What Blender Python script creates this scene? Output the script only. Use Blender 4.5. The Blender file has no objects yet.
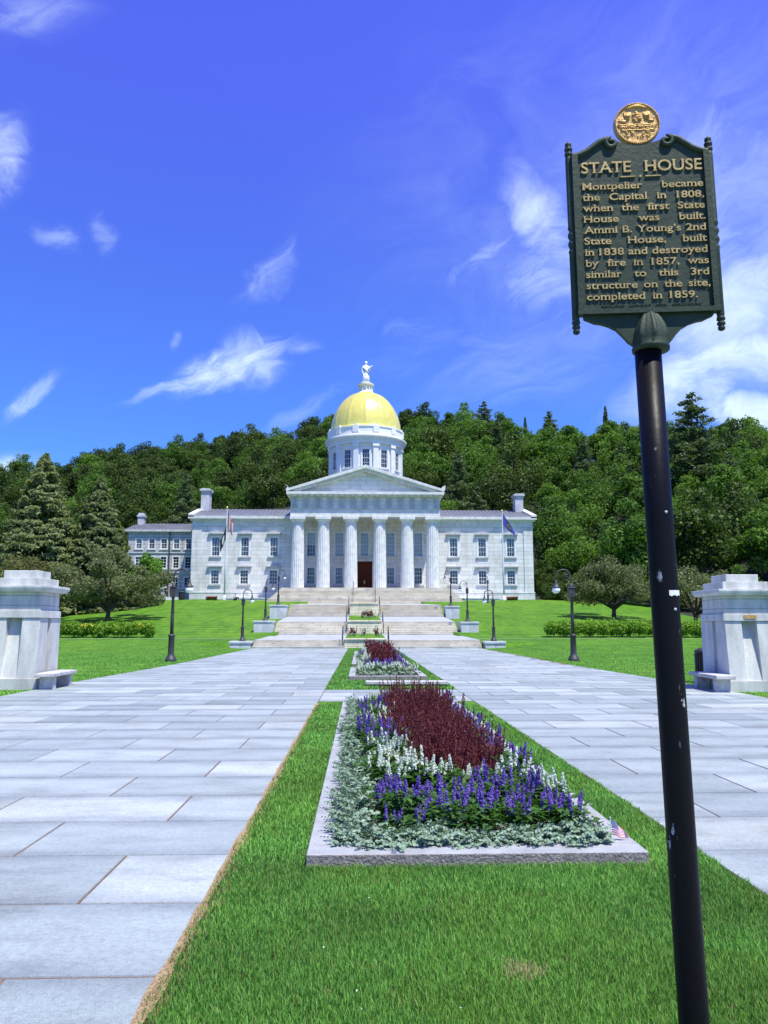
import bpy, bmesh, math, random
import numpy as np
from mathutils import Vector, Matrix, Euler

# ------------------------------------------------------------------ camera, sky, sun, exposure
scene = bpy.context.scene
COL = scene.collection
R = math.radians
random.seed(7)

cd = bpy.data.cameras.new('camera')
cam = bpy.data.objects.new('camera', cd)
COL.objects.link(cam)
cam.location = (0, 0, 1.6)
_p, _y = R(8.4324), R(1.6946)
_f = Vector((math.sin(_y) * math.cos(_p), math.cos(_y) * math.cos(_p), math.sin(_p)))
cam.rotation_euler = _f.to_track_quat('-Z', 'Y').to_euler()
cd.sensor_fit = 'VERTICAL'
cd.sensor_height = 24.0
cd.lens = 24.0 * 769.0 / 1024.0
cd.clip_start = 0.05
cd.clip_end = 6000
scene.camera = cam

SUN_EL, SUN_AZ = R(66), R(38)
SKY_STRENGTH = 0.098
_s = Vector((math.sin(SUN_AZ) * math.cos(SUN_EL), -math.cos(SUN_AZ) * math.cos(SUN_EL), math.sin(SUN_EL)))
sd = bpy.data.lights.new('sun', 'SUN')
sd.energy = 5.0
sd.angle = R(0.53)
sd.color = (1.0, 0.99, 0.82)
sun = bpy.data.objects.new('sun', sd)
COL.objects.link(sun)
sun.rotation_euler = _s.to_track_quat('Z', 'Y').to_euler()
sun.location = (30, -40, 80)

scene.view_settings.view_transform = 'Standard'
scene.view_settings.look = 'None'
scene.view_settings.gamma = 1
scene.view_settings.use_curve_mapping = False
scene.view_settings.exposure = 0.42
scene.cycles.max_bounces = 6
scene.cycles.diffuse_bounces = 3
scene.cycles.glossy_bounces = 3
scene.cycles.transmission_bounces = 3
scene.cycles.transparent_max_bounces = 8
scene.cycles.use_denoising = True


class NT:
    """small helper round a node tree"""
    def __init__(s, tree):
        s.t = tree
        s.n = tree.nodes
        s.l = tree.links

    def node(s, kind, **kw):
        n = s.n.new(kind)
        for k, v in kw.items():
            setattr(n, k, v)
        return n

    def put(s, sock, v):
        if hasattr(v, 'is_output') or isinstance(v, bpy.types.NodeSocket):
            s.l.new(v, sock)
        elif v is not None:
            if isinstance(v, (tuple, list)) and len(v) == 3 and sock.type == 'RGBA':
                v = (*v, 1)
            sock.default_value = v

    def math(s, op, a, b=None, c=None, clamp=False):
        n = s.node('ShaderNodeMath', operation=op, use_clamp=clamp)
        s.put(n.inputs[0], a)
        if b is not None:
            s.put(n.inputs[1], b)
        if c is not None:
            s.put(n.inputs[2], c)
        return n.outputs[0]

    def noise(s, vec, scale, detail=4, rough=.55, dim='3D', dist=0):
        n = s.node('ShaderNodeTexNoise', noise_dimensions=dim)
        if vec is not None:
            s.l.new(vec, n.inputs['Vector'])
        n.inputs['Scale'].default_value = scale
        n.inputs['Detail'].default_value = detail
        n.inputs['Roughness'].default_value = rough
        n.inputs['Distortion'].default_value = dist
        return n.outputs['Fac']

    def ramp(s, fac, stops):
        n = s.node('ShaderNodeValToRGB')
        e = n.color_ramp.elements
        while len(e) < len(stops):
            e.new(.5)
        for q, (p, c) in zip(e, stops):
            q.position = p
            q.color = (*c, 1) if len(c) == 3 else c
        s.put(n.inputs[0], fac)
        return n.outputs[0]

    def maprange(s, v, a, b, c=0., d=1., smooth=False):
        n = s.node('ShaderNodeMapRange', interpolation_type='SMOOTHSTEP' if smooth else 'LINEAR')
        n.clamp = True
        s.put(n.inputs[0], v)
        for i, q in enumerate((a, b, c, d)):
            n.inputs[i + 1].default_value = q
        return n.outputs[0]

    def mix(s, fac, a, b, blend='MIX'):
        n = s.node('ShaderNodeMix', data_type='RGBA', blend_type=blend)
        s.put(n.inputs[0], fac)
        s.put(n.inputs[6], a)
        s.put(n.inputs[7], b)
        return n.outputs[2]

    def mapping(s, vec, scale=(1, 1, 1), rot=(0, 0, 0), loc=(0, 0, 0)):
        n = s.node('ShaderNodeMapping')
        s.l.new(vec, n.inputs[0])
        n.inputs['Location'].default_value = loc
        n.inputs['Rotation'].default_value = rot
        n.inputs['Scale'].default_value = scale
        return n.outputs[0]


def build_world():
    w = bpy.data.worlds.new('World')
    scene.world = w
    w.use_nodes = True
    g = NT(w.node_tree)
    g.n.clear()
    out = g.node('ShaderNodeOutputWorld')
    bg = g.node('ShaderNodeBackground')
    bg.inputs['Strength'].default_value = SKY_STRENGTH
    g.l.new(bg.outputs[0], out.inputs[0])
    sky = g.node('ShaderNodeTexSky', sky_type='NISHITA')
    sky.sun_disc = False
    sky.sun_elevation = SUN_EL
    sky.sun_rotation = math.pi - SUN_AZ
    sky.air_density = 1.0
    sky.dust_density = 0.3
    sky.ozone_density = 3.0
    tc = g.node('ShaderNodeTexCoord')
    sep = g.node('ShaderNodeSeparateXYZ')
    g.l.new(tc.outputs['Generated'], sep.inputs[0])
    x, y, z = sep.outputs
    ya = g.math('MAXIMUM', g.math('ABSOLUTE', y), .05)
    a = g.math('DIVIDE', x, ya)       # tangent of the bearing
    e = g.math('DIVIDE', z, ya)       # tangent of the height
    # deep violet blue aloft, clear blue lower down
    tint = g.ramp(g.math('ABSOLUTE', z), [(0.0, (.50, .86, 1.45)), (.20, (.44, .83, 1.60)), (.42, (.60, .80, 2.0)), (.62, (.80, .79, 2.4)), (1.0, (.82, .80, 2.4))])
    col = g.mix(1.0, sky.outputs[0], tint, 'MULTIPLY')
    comb = g.node('ShaderNodeCombineXYZ')
    g.put(comb.inputs[0], a)
    g.put(comb.inputs[1], e)
    front = g.math('GREATER_THAN', y, 0)
    wn = g.node('ShaderNodeTexNoise')
    g.l.new(comb.outputs[0], wn.inputs['Vector'])
    wn.inputs['Scale'].default_value = 7
    wn.inputs['Detail'].default_value = 5
    wa = g.node('ShaderNodeVectorMath', operation='SUBTRACT')
    g.l.new(wn.outputs['Color'], wa.inputs[0])
    wa.inputs[1].default_value = (.5, .5, .5)
    wb = g.node('ShaderNodeVectorMath', operation='SCALE')
    g.l.new(wa.outputs[0], wb.inputs[0])
    wb.inputs['Scale'].default_value = .085
    wc = g.node('ShaderNodeVectorMath', operation='ADD')
    g.l.new(comb.outputs[0], wc.inputs[0])
    g.l.new(wb.outputs[0], wc.inputs[1])
    v2 = wc.outputs[0]

    def wisp(ca, ce, ra, re, rot, scale, stretch, lo, hi, gain, seed):
        # soft elliptical region round a direction, filled with streaky noise
        m = g.mapping(v2, loc=(-ca, -ce, 0))
        m2 = g.node('ShaderNodeVectorRotate', rotation_type='Z_AXIS')
        g.l.new(m, m2.inputs[0])
        m2.inputs['Angle'].default_value = -rot
        q = g.mapping(m2.outputs[0], scale=(.70 / ra, .70 / re, 1))
        ln = g.node('ShaderNodeVectorMath', operation='LENGTH')
        g.l.new(q, ln.inputs[0])
        mask = g.maprange(ln.outputs['Value'], 1.0, 0.0, 0, 1, True)
        nm = g.mapping(m2.outputs[0], scale=(scale, scale * stretch, 1), loc=(seed, seed * 1.7, 0))
        n = g.noise(nm, 1.0, 10, .66, dist=.9)
        n = g.math('ADD', n, g.math('MULTIPLY', mask, .26))
        n = g.maprange(n, lo - .08, hi + .10, 0, 1, True)
        n = g.math('MULTIPLY', n, g.maprange(mask, 0, .85, 0, gain, True))
        return g.math('MULTIPLY', n, front)
    W = [  # bearing, height, radii, tilt, noise scale, stretch, lo, hi, gain, seed
        (-.178, .350, .105, .026, .40, 9, 3.6, .50, .90, 1.0, 3.1),
        (-.138, .362, .048, .040, -.75, 12, 2.2, .50, .95, .85, 8.1),
        (-.255, .318, .07, .010, .30, 12, 3.6, .50, .95, .6, 7.7),
        (-.085, .376, .045, .020, -.2, 14, 2.2, .55, 1.0, .35, 5.3),
        (-.13, .480, .075, .028, .95, 14, 2.0, .54, 1.0, .36, 5.6),
        (-.425, .526, .045, .022, -.35, 16, 1.8, .54, .98, .42, 1.3),
        (-.359, .531, .020, .040, .2, 16, 1.6, .54, .98, .30, 2.9),
        (-.515, .640, .050, .075, -.3, 10, 1.6, .48, .92, .75, 4.4),
        (-.480, .870, .13, .05, .1, 7, 2.0, .55, 1.0, .40, 6.2),
        (-.440, .310, .055, .016, .8, 14, 2.8, .50, .95, .65, 9.7),
        (-.480, .212, .08, .022, 0, 10, 1.5, .46, .82, 1.0, 3.7),
        (-.075, .285, .08, .014, .45, 10, 3.4, .54, 1.0, .32, 4.1),
        (-.251, .383, .013, .020, -.2, 16, 1.4, .50, .95, .40, 2.6),
        (.168, .510, .080, .020, .75, 11, 2.6, .52, .98, .68, 2.2),
        (.252, .565, .055, .10, .4, 7, 1.6, .46, .92, .80, 6.6),
        (.262, .480, .08, .06, .3, 7, 1.6, .47, .95, .65, 8.6),
        (.51, .455, .15, .19, .9, 6, 1.9, .43, .95, .88, 1.9),
        (.49, .340, .17, .065, .42, 6, 1.9, .44, .86, 1.0, 7.1),
        (.54, .288, .10, .032, .05, 8, 1.5, .42, .78, 1.0, 5.9),
        (.55, .62, .20, .26, 1.1, 5, 2.2, .47, 1.05, .52, 3.9),
        (.40, .62, .50, .36, .5, 3.5, 2.2, .46, 1.25, .34, 9.1),
        (.24, .38, .32, .10, .25, 4.5, 3.2, .52, 1.15, .34, 4.9),
        (.06, .408, .05, .018, .3, 12, 2.4, .54, 1.0, .2, 3.3),
    ]
    acc = None
    for t in W:
        n = wisp(*t)
        acc = n if acc is None else g.math('MAXIMUM', acc, n)
    col = g.mix(g.math('MULTIPLY', acc, .93), col, (7.4, 8.9, 9.6, 1))
    g.l.new(col, bg.inputs['Color'])


build_world()

# ------------------------------------------------------------------ materials
MATS = {}


def new_mat(name):
    m = bpy.data.materials.new(name)
    m.use_nodes = True
    g = NT(m.node_tree)
    b = g.n['Principled BSDF']
    MATS[name] = m
    return m, g, b


def plain(name, c1, c2=None, scale=3., rough=.6, bump=0., bscale=None, metal=0., spec=.5, detail=5, stretch=(1, 1, 1), speck=0., lo=.35, hi=.65):
    m, g, b = new_mat(name)
    tc = g.node('ShaderNodeTexCoord')
    v = g.mapping(tc.outputs['Object'], scale=stretch)
    if c2:
        n = g.noise(v, scale, detail)
        c = g.ramp(n, [(lo, c1), (hi, c2)])
        if speck:
            n2 = g.noise(tc.outputs['Object'], speck, 2)
            c = g.mix(.35, c, g.ramp(n2, [(.38, (.35, .35, .36)), (.6, (1, 1, 1))]), 'MULTIPLY')
        g.l.new(c, b.inputs['Base Color'])
    else:
        b.inputs['Base Color'].default_value = (*c1, 1)
    b.inputs['Roughness'].default_value = rough
    b.inputs['Metallic'].default_value = metal
    b.inputs['Specular IOR Level'].default_value = spec
    if bump:
        bp = g.node('ShaderNodeBump')
        bp.inputs['Strength'].default_value = bump
        bp.inputs['Distance'].default_value = .02
        g.l.new(g.noise(v, bscale or scale * 3, 5), bp.inputs['Height'])
        g.l.new(bp.outputs[0], b.inputs['Normal'])
    return m


def ashlar(name, c1, c2, joint, bw=1.5, bh=.6, mortar=.012, rough=.7, jstr=1.0, stain=.25):
    """dressed stone in courses on a wall that faces the front or a side"""
    m, g, b = new_mat(name)
    tc = g.node('ShaderNodeTexCoord')
    sp = g.node('ShaderNodeSeparateXYZ')
    g.l.new(tc.outputs['Object'], sp.inputs[0])
    cb = g.node('ShaderNodeCombineXYZ')
    g.put(cb.inputs[0], g.math('ADD', sp.outputs[0], sp.outputs[1]))
    g.put(cb.inputs[1], sp.outputs[2])
    br = g.node('ShaderNodeTexBrick')
    g.l.new(cb.outputs[0], br.inputs['Vector'])
    br.inputs['Scale'].default_value = 1
    br.inputs['Brick Width'].default_value = bw
    br.inputs['Row Height'].default_value = bh
    br.inputs['Mortar Size'].default_value = mortar
    br.inputs['Mortar Smooth'].default_value = .3
    br.inputs['Color1'].default_value = (*c1, 1)
    br.inputs['Color2'].default_value = (*c2, 1)
    br.inputs['Mortar'].default_value = (*joint, 1)
    n = g.noise(g.mapping(tc.outputs['Object'], scale=(1, 1, .35)), .9, 7, .6)
    c = g.mix(stain, br.outputs['Color'], g.ramp(n, [(.3, (.62, .58, .52)), (.55, (1, 1, 1))]), 'MULTIPLY')
    n3 = g.noise(tc.outputs['Object'], 14, 3)
    c = g.mix(.18, c, g.ramp(n3, [(.3, (.55, .55, .55)), (.7, (1, 1, 1))]), 'MULTIPLY')
    g.l.new(c, b.inputs['Base Color'])
    b.inputs['Roughness'].default_value = rough
    b.inputs['Specular IOR Level'].default_value = .3
    bp = g.node('ShaderNodeBump')
    bp.inputs['Strength'].default_value = .5 * jstr
    bp.inputs['Distance'].default_value = .02
    bp.invert = True
    g.l.new(br.outputs['Fac'], bp.inputs['Height'])
    g.l.new(bp.outputs[0], b.inputs['Normal'])
    return m


def leafmat(name, cols, trans=.3, rough=.55, isl=.4, objvar=True, spec=.25):
    m, g, b = new_mat(name)
    geo = g.node('ShaderNodeNewGeometry')
    oi = g.node('ShaderNodeObjectInfo')
    r1 = geo.outputs['Random Per Island']
    stops = [(i / max(1, len(cols) - 1), c) for i, c in enumerate(cols)]
    if objvar:
        f = g.math('ADD', g.math('MULTIPLY', oi.outputs['Random'], 1 - isl), g.math('MULTIPLY', r1, isl))
    else:
        f = r1
    c = g.ramp(f, stops)
    g.l.new(c, b.inputs['Base Color'])
    b.inputs['Roughness'].default_value = rough
    b.inputs['Specular IOR Level'].default_value = spec
    tr = g.node('ShaderNodeBsdfTranslucent')
    g.l.new(g.mix(1.0, c, (1.15, 1.25, .6, 1), 'MULTIPLY'), tr.inputs[0])
    ms = g.node('ShaderNodeMixShader')
    ms.inputs[0].default_value = trans
    g.l.new(b.outputs[0], ms.inputs[1])
    g.l.new(tr.outputs[0], ms.inputs[2])
    g.l.new(ms.outputs[0], g.n['Material Output'].inputs[0])
    return m


def attrmat(name, rough=.6, trans=.3):
    """colour from the mesh's own 'col' attribute (blade to blade tones)"""
    m, g, b = new_mat(name)
    at = g.node('ShaderNodeAttribute', attribute_name='col')
    g.l.new(at.outputs['Color'], b.inputs['Base Color'])
    b.inputs['Roughness'].default_value = rough
    b.inputs['Specular IOR Level'].default_value = .25
    tr = g.node('ShaderNodeBsdfTranslucent')
    g.l.new(at.outputs['Color'], tr.inputs[0])
    ms = g.node('ShaderNodeMixShader')
    ms.inputs[0].default_value = trans
    g.l.new(b.outputs[0], ms.inputs[1])
    g.l.new(tr.outputs[0], ms.inputs[2])
    g.l.new(ms.outputs[0], g.n['Material Output'].inputs[0])
    return m


def make_materials():
    ashlar('granite_wall', (.76, .76, .73), (.63, .63, .61), (.40, .39, .37), 1.7, .62, .022, stain=.5)
    ashlar('granite_grey', (.54, .53, .51), (.44, .43, .42), (.18, .17, .17), 1.5, .56, .03, stain=.3)
    plain('granite_trim', (.77, .77, .74), (.60, .60, .58), 1.6, .65, .1, speck=30, detail=9)
    plain('trim_grey', (.55, .55, .56), (.42, .42, .43), 1.2, .7, .1)
    plain('white_paint', (.77, .77, .75), (.69, .69, .67), .8, .5)
    plain('pillar_granite', (.72, .72, .67), (.42, .42, .39), 3.2, .75, .2, 60, speck=60, stretch=(1, 1, .28), detail=9, lo=.3, hi=.72)
    plain('bench_granite', (.62, .60, .57), (.40, .39, .38), 6, .8, .5, 40, speck=90)
    plain('curb_granite', (.42, .43, .43), (.31, .32, .32), 5, .75, .25, 120, speck=160)
    plain('curb_rough', (.34, .30, .28), (.20, .18, .17), 14, .9, 1.0, 50, speck=90)
    plain('step_tread', (.66, .63, .53), (.52, .49, .41), .8, .7, .1, speck=25)
    plain('landing_stone', (.45, .475, .48), (.37, .39, .395), .8, .7, .1, speck=25)
    plain('plinth_granite', (.66, .67, .70), (.50, .50, .52), 1.2, .75, .1, speck=30)
    # risers: buff weathered stone
    ashlar('step_riser', (.94, .86, .64), (.82, .74, .55), (.40, .33, .23), 1.9, .152, .022, stain=.9)
    plain('roof_metal', (.12, .125, .135), (.165, .17, .185), .7, .6, metal=.1)
    plain('room_shade', (.018, .02, .026), None, rough=.12, spec=.6)  # near-black colour standing in for the unlit rooms behind the panes
    plain('curtain', (.50, .52, .56), (.30, .31, .35), 5, .8, stretch=(3, 1, .1))
    plain('blind', (.78, .77, .76), (.68, .67, .67), 2, .7)
    plain('door_wood', (.13, .030, .013), (.08, .018, .008), 6, .65, .1, spec=.15, stretch=(1, 1, .2))
    plain('gold', (1.0, .88, .19), (.92, .76, .12), 1.4, .24, .12, 5, metal=.33, spec=1.0)
    plain('iron', (.030, .029, .032), (.055, .052, .055), 6, .5, .08)
    plain('lamp_glass', (.92, .92, .90), None, rough=.35)
    plain('pole_white', (.70, .72, .74), (.60, .61, .63), 3, .5)
    plain('sign_green', (.024, .040, .024), (.039, .056, .036), 8, .55, .12, 60, spec=.22)
    plain('sign_gold', (.58, .43, .16), (.40, .28, .10), 30, .38, .1, metal=.3)
    plain('seal_gold', (.66, .40, .125), (.46, .26, .075), 25, .45, .2, 60, metal=.3)
    plain('soil', (.055, .035, .022), (.10, .066, .04), 12, .95, .8)
    plain('bark', (.10, .075, .055), (.045, .034, .026), 5, .9, .8, 12, stretch=(1, 1, .25))
    plain('bin_metal', (.02, .022, .022), (.035, .035, .035), 6, .5)
    plain('skin_tone', (.55, .34, .25), None, rough=.6)
    plain('cloth_dark', (.02, .02, .025), (.035, .035, .04), 8, .8)
    plain('cloth_grey', (.45, .46, .50), (.34, .35, .38), 8, .8)
    plain('hair_dark', (.02, .014, .01), None, rough=.6)
    plain('red_flower', (.30, .06, .025), (.18, .03, .015), 8, .7)
    plain('white_stone', (.72, .73, .74), (.62, .62, .63), 3, .7)
    plain('statue_white', (.82, .83, .85), (.74, .75, .77), 3, .5)
    leafmat('leaf_broad', [(.050, .104, .016), (.088, .176, .023), (.120, .225, .030), (.168, .290, .038)], .42)
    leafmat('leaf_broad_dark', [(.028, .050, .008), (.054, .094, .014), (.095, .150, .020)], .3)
    leafmat('leaf_bright', [(.07, .17, .018), (.11, .24, .025), (.15, .28, .035)], .35)
    leafmat('leaf_pine', [(.065, .105, .038), (.10, .15, .052), (.145, .20, .078)], .35)
    leafmat('leaf_spruce', [(.155, .195, .080), (.215, .255, .105), (.285, .32, .145)], .42)
    leafmat('leaf_crab', [(.115, .138, .058), (.165, .188, .080), (.225, .24, .115)], .4)
    leafmat('leaf_hedge', [(.10, .22, .02), (.20, .36, .035), (.30, .46, .05)], .4)
    leafmat('leaf_olive', [(.11, .115, .034), (.16, .165, .05), (.22, .21, .075)], .3)
    leafmat('leaf_silver', [(.14, .22, .15), (.22, .32, .22), (.33, .43, .32)], .15, objvar=False)
    leafmat('leaf_salvia', [(.025, .08, .012), (.05, .13, .02), (.08, .18, .03)], .3, objvar=False)
    leafmat('petal_blue', [(.10, .045, .31), (.18, .105, .48), (.31, .22, .64)], .3, objvar=False)
    leafmat('petal_white', [(.60, .66, .58), (.74, .78, .72), (.82, .84, .80)], .3, objvar=False)
    leafmat('leaf_burgundy', [(.075, .012, .018), (.14, .024, .032), (.26, .075, .075)], .25, objvar=False)
    leafmat('petal_yellow', [(.60, .48, .04), (.75, .62, .08)], .2, objvar=False)
    attrmat('grass_blade', .55, .35)

    # window glass: see-through with a mirror film
    m, g, b = new_mat('pane_glass')
    tr = g.node('ShaderNodeBsdfTransparent')
    tr.inputs[0].default_value = (.80, .84, .88, 1)
    gl = g.node('ShaderNodeBsdfGlossy')
    gl.inputs['Roughness'].default_value = .04
    ms = g.node('ShaderNodeMixShader')
    ms.inputs[0].default_value = .05
    g.l.new(tr.outputs[0], ms.inputs[1])
    g.l.new(gl.outputs[0], ms.inputs[2])
    g.l.new(ms.outputs[0], g.n['Material Output'].inputs[0])

    # granite paving slabs
    m, g, b = new_mat('paver')
    tc = g.node('ShaderNodeTexCoord')
    geo = g.node('ShaderNodeNewGeometry')
    o = tc.outputs['Object']
    base = g.ramp(geo.outputs['Random Per Island'], [(0, (.255, .295, .288)), (.45, (.325, .367, .358)), (.8, (.37, .41, .398)), (1, (.435, .475, .46))])
    fine = g.noise(o, 170, 4, .8)
    c = g.mix(.8, base, g.ramp(fine, [(.33, (.50, .50, .52)), (.5, (1, 1, 1)), (.67, (1.4, 1.4, 1.38))]), 'MULTIPLY')
    grit = g.noise(o, 42, 4, .75)
    c = g.mix(.8, c, g.ramp(grit, [(.34, (.74, .74, .76)), (.5, (1, 1, 1)), (.66, (1.16, 1.16, 1.15))]), 'MULTIPLY')
    blotch = g.noise(g.mapping(o, scale=(.7, 1.6, 1)), 1.7, 9, .68)
    c = g.mix(.7, c, g.ramp(blotch, [(.3, (.62, .62, .64)), (.5, (1, 1, 1)), (.7, (1.18, 1.18, 1.18))]), 'MULTIPLY')
    # worn band across every course
    sp = g.node('ShaderNodeSeparateXYZ')
    g.l.new(o, sp.inputs[0])
    fr = g.math('FRACT', g.math('DIVIDE', g.math('SUBTRACT', sp.outputs[1], .03), .95))
    ed = g.math('ABSOLUTE', g.math('SUBTRACT', fr, .5))
    wob = g.noise(g.mapping(o, scale=(.8, 3, 1)), 2, 4)
    ed = g.math('ADD', ed, g.math('MULTIPLY', g.math('SUBTRACT', wob, .5), .25))
    c = g.mix(g.maprange(ed, .22, .5, 0, .9, True), c, (.74, .74, .76, 1), 'MULTIPLY')
    stain = g.noise(o, .5, 5, .65)
    c = g.mix(g.maprange(stain, .52, .70, 0, .6), c, (.78, .70, .58, 1), 'MULTIPLY')
    g.l.new(c, b.inputs['Base Color'])
    b.inputs['Roughness'].default_value = .55
    b.inputs['Specular IOR Level'].default_value = .6
    bp = g.node('ShaderNodeBump')
    bp.inputs['Strength'].default_value = .25
    bp.inputs['Distance'].default_value = .004
    g.l.new(fine, bp.inputs['Height'])
    g.l.new(bp.outputs[0], b.inputs['Normal'])
    plain('joint_dirt', (.105, .065, .045), (.19, .13, .09), 6, .95, .5)

    # lawn
    m, g, b = new_mat('lawn')
    tc = g.node('ShaderNodeTexCoord')
    o = tc.outputs['Object']
    big = g.noise(o, .12, 5, .6)
    mid = g.noise(o, 1.6, 5, .65)
    fin = g.noise(g.mapping(o, scale=(1, .35, 1)), 9, 8, .8)
    c = g.ramp(fin, [(.25, (.035, .100, .008)), (.5, (.085, .205, .014)), (.75, (.16, .315, .030))])
    c = g.mix(.9, c, g.ramp(mid, [(.3, (.55, .66, .55)), (.5, (.95, .97, .95)), (.7, (1.32, 1.15, 1.0))]), 'MULTIPLY')
    c = g.mix(.8, c, g.ramp(big, [(.35, (.82, .88, .8)), (.5, (1, 1, 1)), (.66, (1.3, 1.12, .95))]), 'MULTIPLY')
    pat = g.noise(g.mapping(o, scale=(1, .3, 1)), .9, 7, .65)
    c = g.mix(.9, c, g.ramp(pat, [(.33, (.66, .74, .66)), (.5, (1, 1, 1)), (.66, (1.30, 1.16, 1.05))]), 'MULTIPLY')
    wv = g.node('ShaderNodeTexWave', wave_type='BANDS', bands_direction='Y')
    g.l.new(g.mapping(o, rot=(0, 0, .06)), wv.inputs[0])
    wv.inputs['Scale'].default_value = .16
    wv.inputs['Distortion'].default_value = 1.2
    c = g.mix(.55, c, g.ramp(wv.outputs['Fac'], [(.2, (.7, .8, .7)), (.8, (1.25, 1.15, 1.05))]), 'MULTIPLY')
    g.l.new(c, b.inputs['Base Color'])
    b.inputs['Roughness'].default_value = .8
    b.inputs['Specular IOR Level'].default_value = .15
    bp = g.node('ShaderNodeBump')
    bp.inputs['Strength'].default_value = .9
    bp.inputs['Distance'].default_value = .05
    g.l.new(fin, bp.inputs['Height'])
    g.l.new(bp.outputs[0], b.inputs['Normal'])
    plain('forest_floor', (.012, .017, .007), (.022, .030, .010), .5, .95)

    # post: black paint with chips
    m, g, b = new_mat('post_paint')
    tc = g.node('ShaderNodeTexCoord')
    o = tc.outputs['Object']
    n = g.noise(g.mapping(o, scale=(1, 1, .45)), 20, 6, .7)
    zone = g.noise(g.mapping(o, scale=(1, 1, .6)), 4.5, 3)
    chip = g.math('MULTIPLY', g.maprange(n, .60, .63), g.maprange(zone, .56, .60))
    b.inputs['Specular IOR Level'].default_value = .12
    c = g.mix(chip, (.007, .006, .008, 1), (.52, .50, .50, 1))
    g.l.new(c, b.inputs['Base Color'])
    b.inputs['Roughness'].default_value = .42
    bp = g.node('ShaderNodeBump')
    bp.inputs['Strength'].default_value = .3
    bp.inputs['Distance'].default_value = .003
    g.l.new(g.noise(o, 30, 4), bp.inputs['Height'])
    g.l.new(bp.outputs[0], b.inputs['Normal'])

    # flags, read off the cloth's own uv
    def uvmat(name):
        m, g, b = new_mat(name)
        uv = g.node('ShaderNodeUVMap')
        sp = g.node('ShaderNodeSeparateXYZ')
        g.l.new(uv.outputs[0], sp.inputs[0])
        b.inputs['Roughness'].default_value = .7
        return g, b, sp.outputs[0], sp.outputs[1], uv.outputs[0]
    g, b, u, v, uvv = uvmat('flag_stripes')
    st = g.math('GREATER_THAN', g.math('MODULO', g.math('MULTIPLY', g.math('MULTIPLY', v, 13), .5), 1), .5)
    c = g.mix(st, (.55, .03, .05, 1), (.80, .80, .80, 1))
    ct = g.math('MULTIPLY', g.math('LESS_THAN', u, .4), g.math('GREATER_THAN', v, .462))
    vo = g.node('ShaderNodeTexVoronoi')
    vo.inputs['Scale'].default_value = 1
    vo.inputs['Randomness'].default_value = 0
    g.l.new(g.mapping(uvv, scale=(20, 13, 1)), vo.inputs['Vector'])
    stars = g.math('LESS_THAN', vo.outputs['Distance'], .28)
    c = g.mix(ct, c, g.mix(stars, (.03, .04, .20, 1), (.8, .8, .8, 1)))
    g.l.new(c, b.inputs['Base Color'])
    # white-banded black flag
    g, b, u, v, uvv = uvmat('flag_black')
    d = g.math('POWER', g.math('ADD', g.math('POWER', g.math('SUBTRACT', u, .5), 2), g.math('POWER', g.math('MULTIPLY', g.math('SUBTRACT', v, .5), .62), 2)), .5)
    disc = g.math('LESS_THAN', d, .2)
    g.l.new(g.mix(disc, (.012, .012, .014, 1), (.75, .75, .75, 1)), b.inputs['Base Color'])
    g, b, u, v, uvv = uvmat('flag_blue')
    d = g.math('POWER', g.math('ADD', g.math('POWER', g.math('SUBTRACT', u, .5), 2), g.math('POWER', g.math('MULTIPLY', g.math('SUBTRACT', v, .5), .62), 2)), .5)
    crest = g.ramp(d, [(0, (.05, .18, .04)), (.09, (.05, .18, .04)), (.10, (.6, .42, .1)), (.15, (.45, .10, .06)), (.17, (.035, .045, .26))])
    g.l.new(crest, b.inputs['Base Color'])


make_materials()

# ------------------------------------------------------------------ mesh helpers


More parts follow.
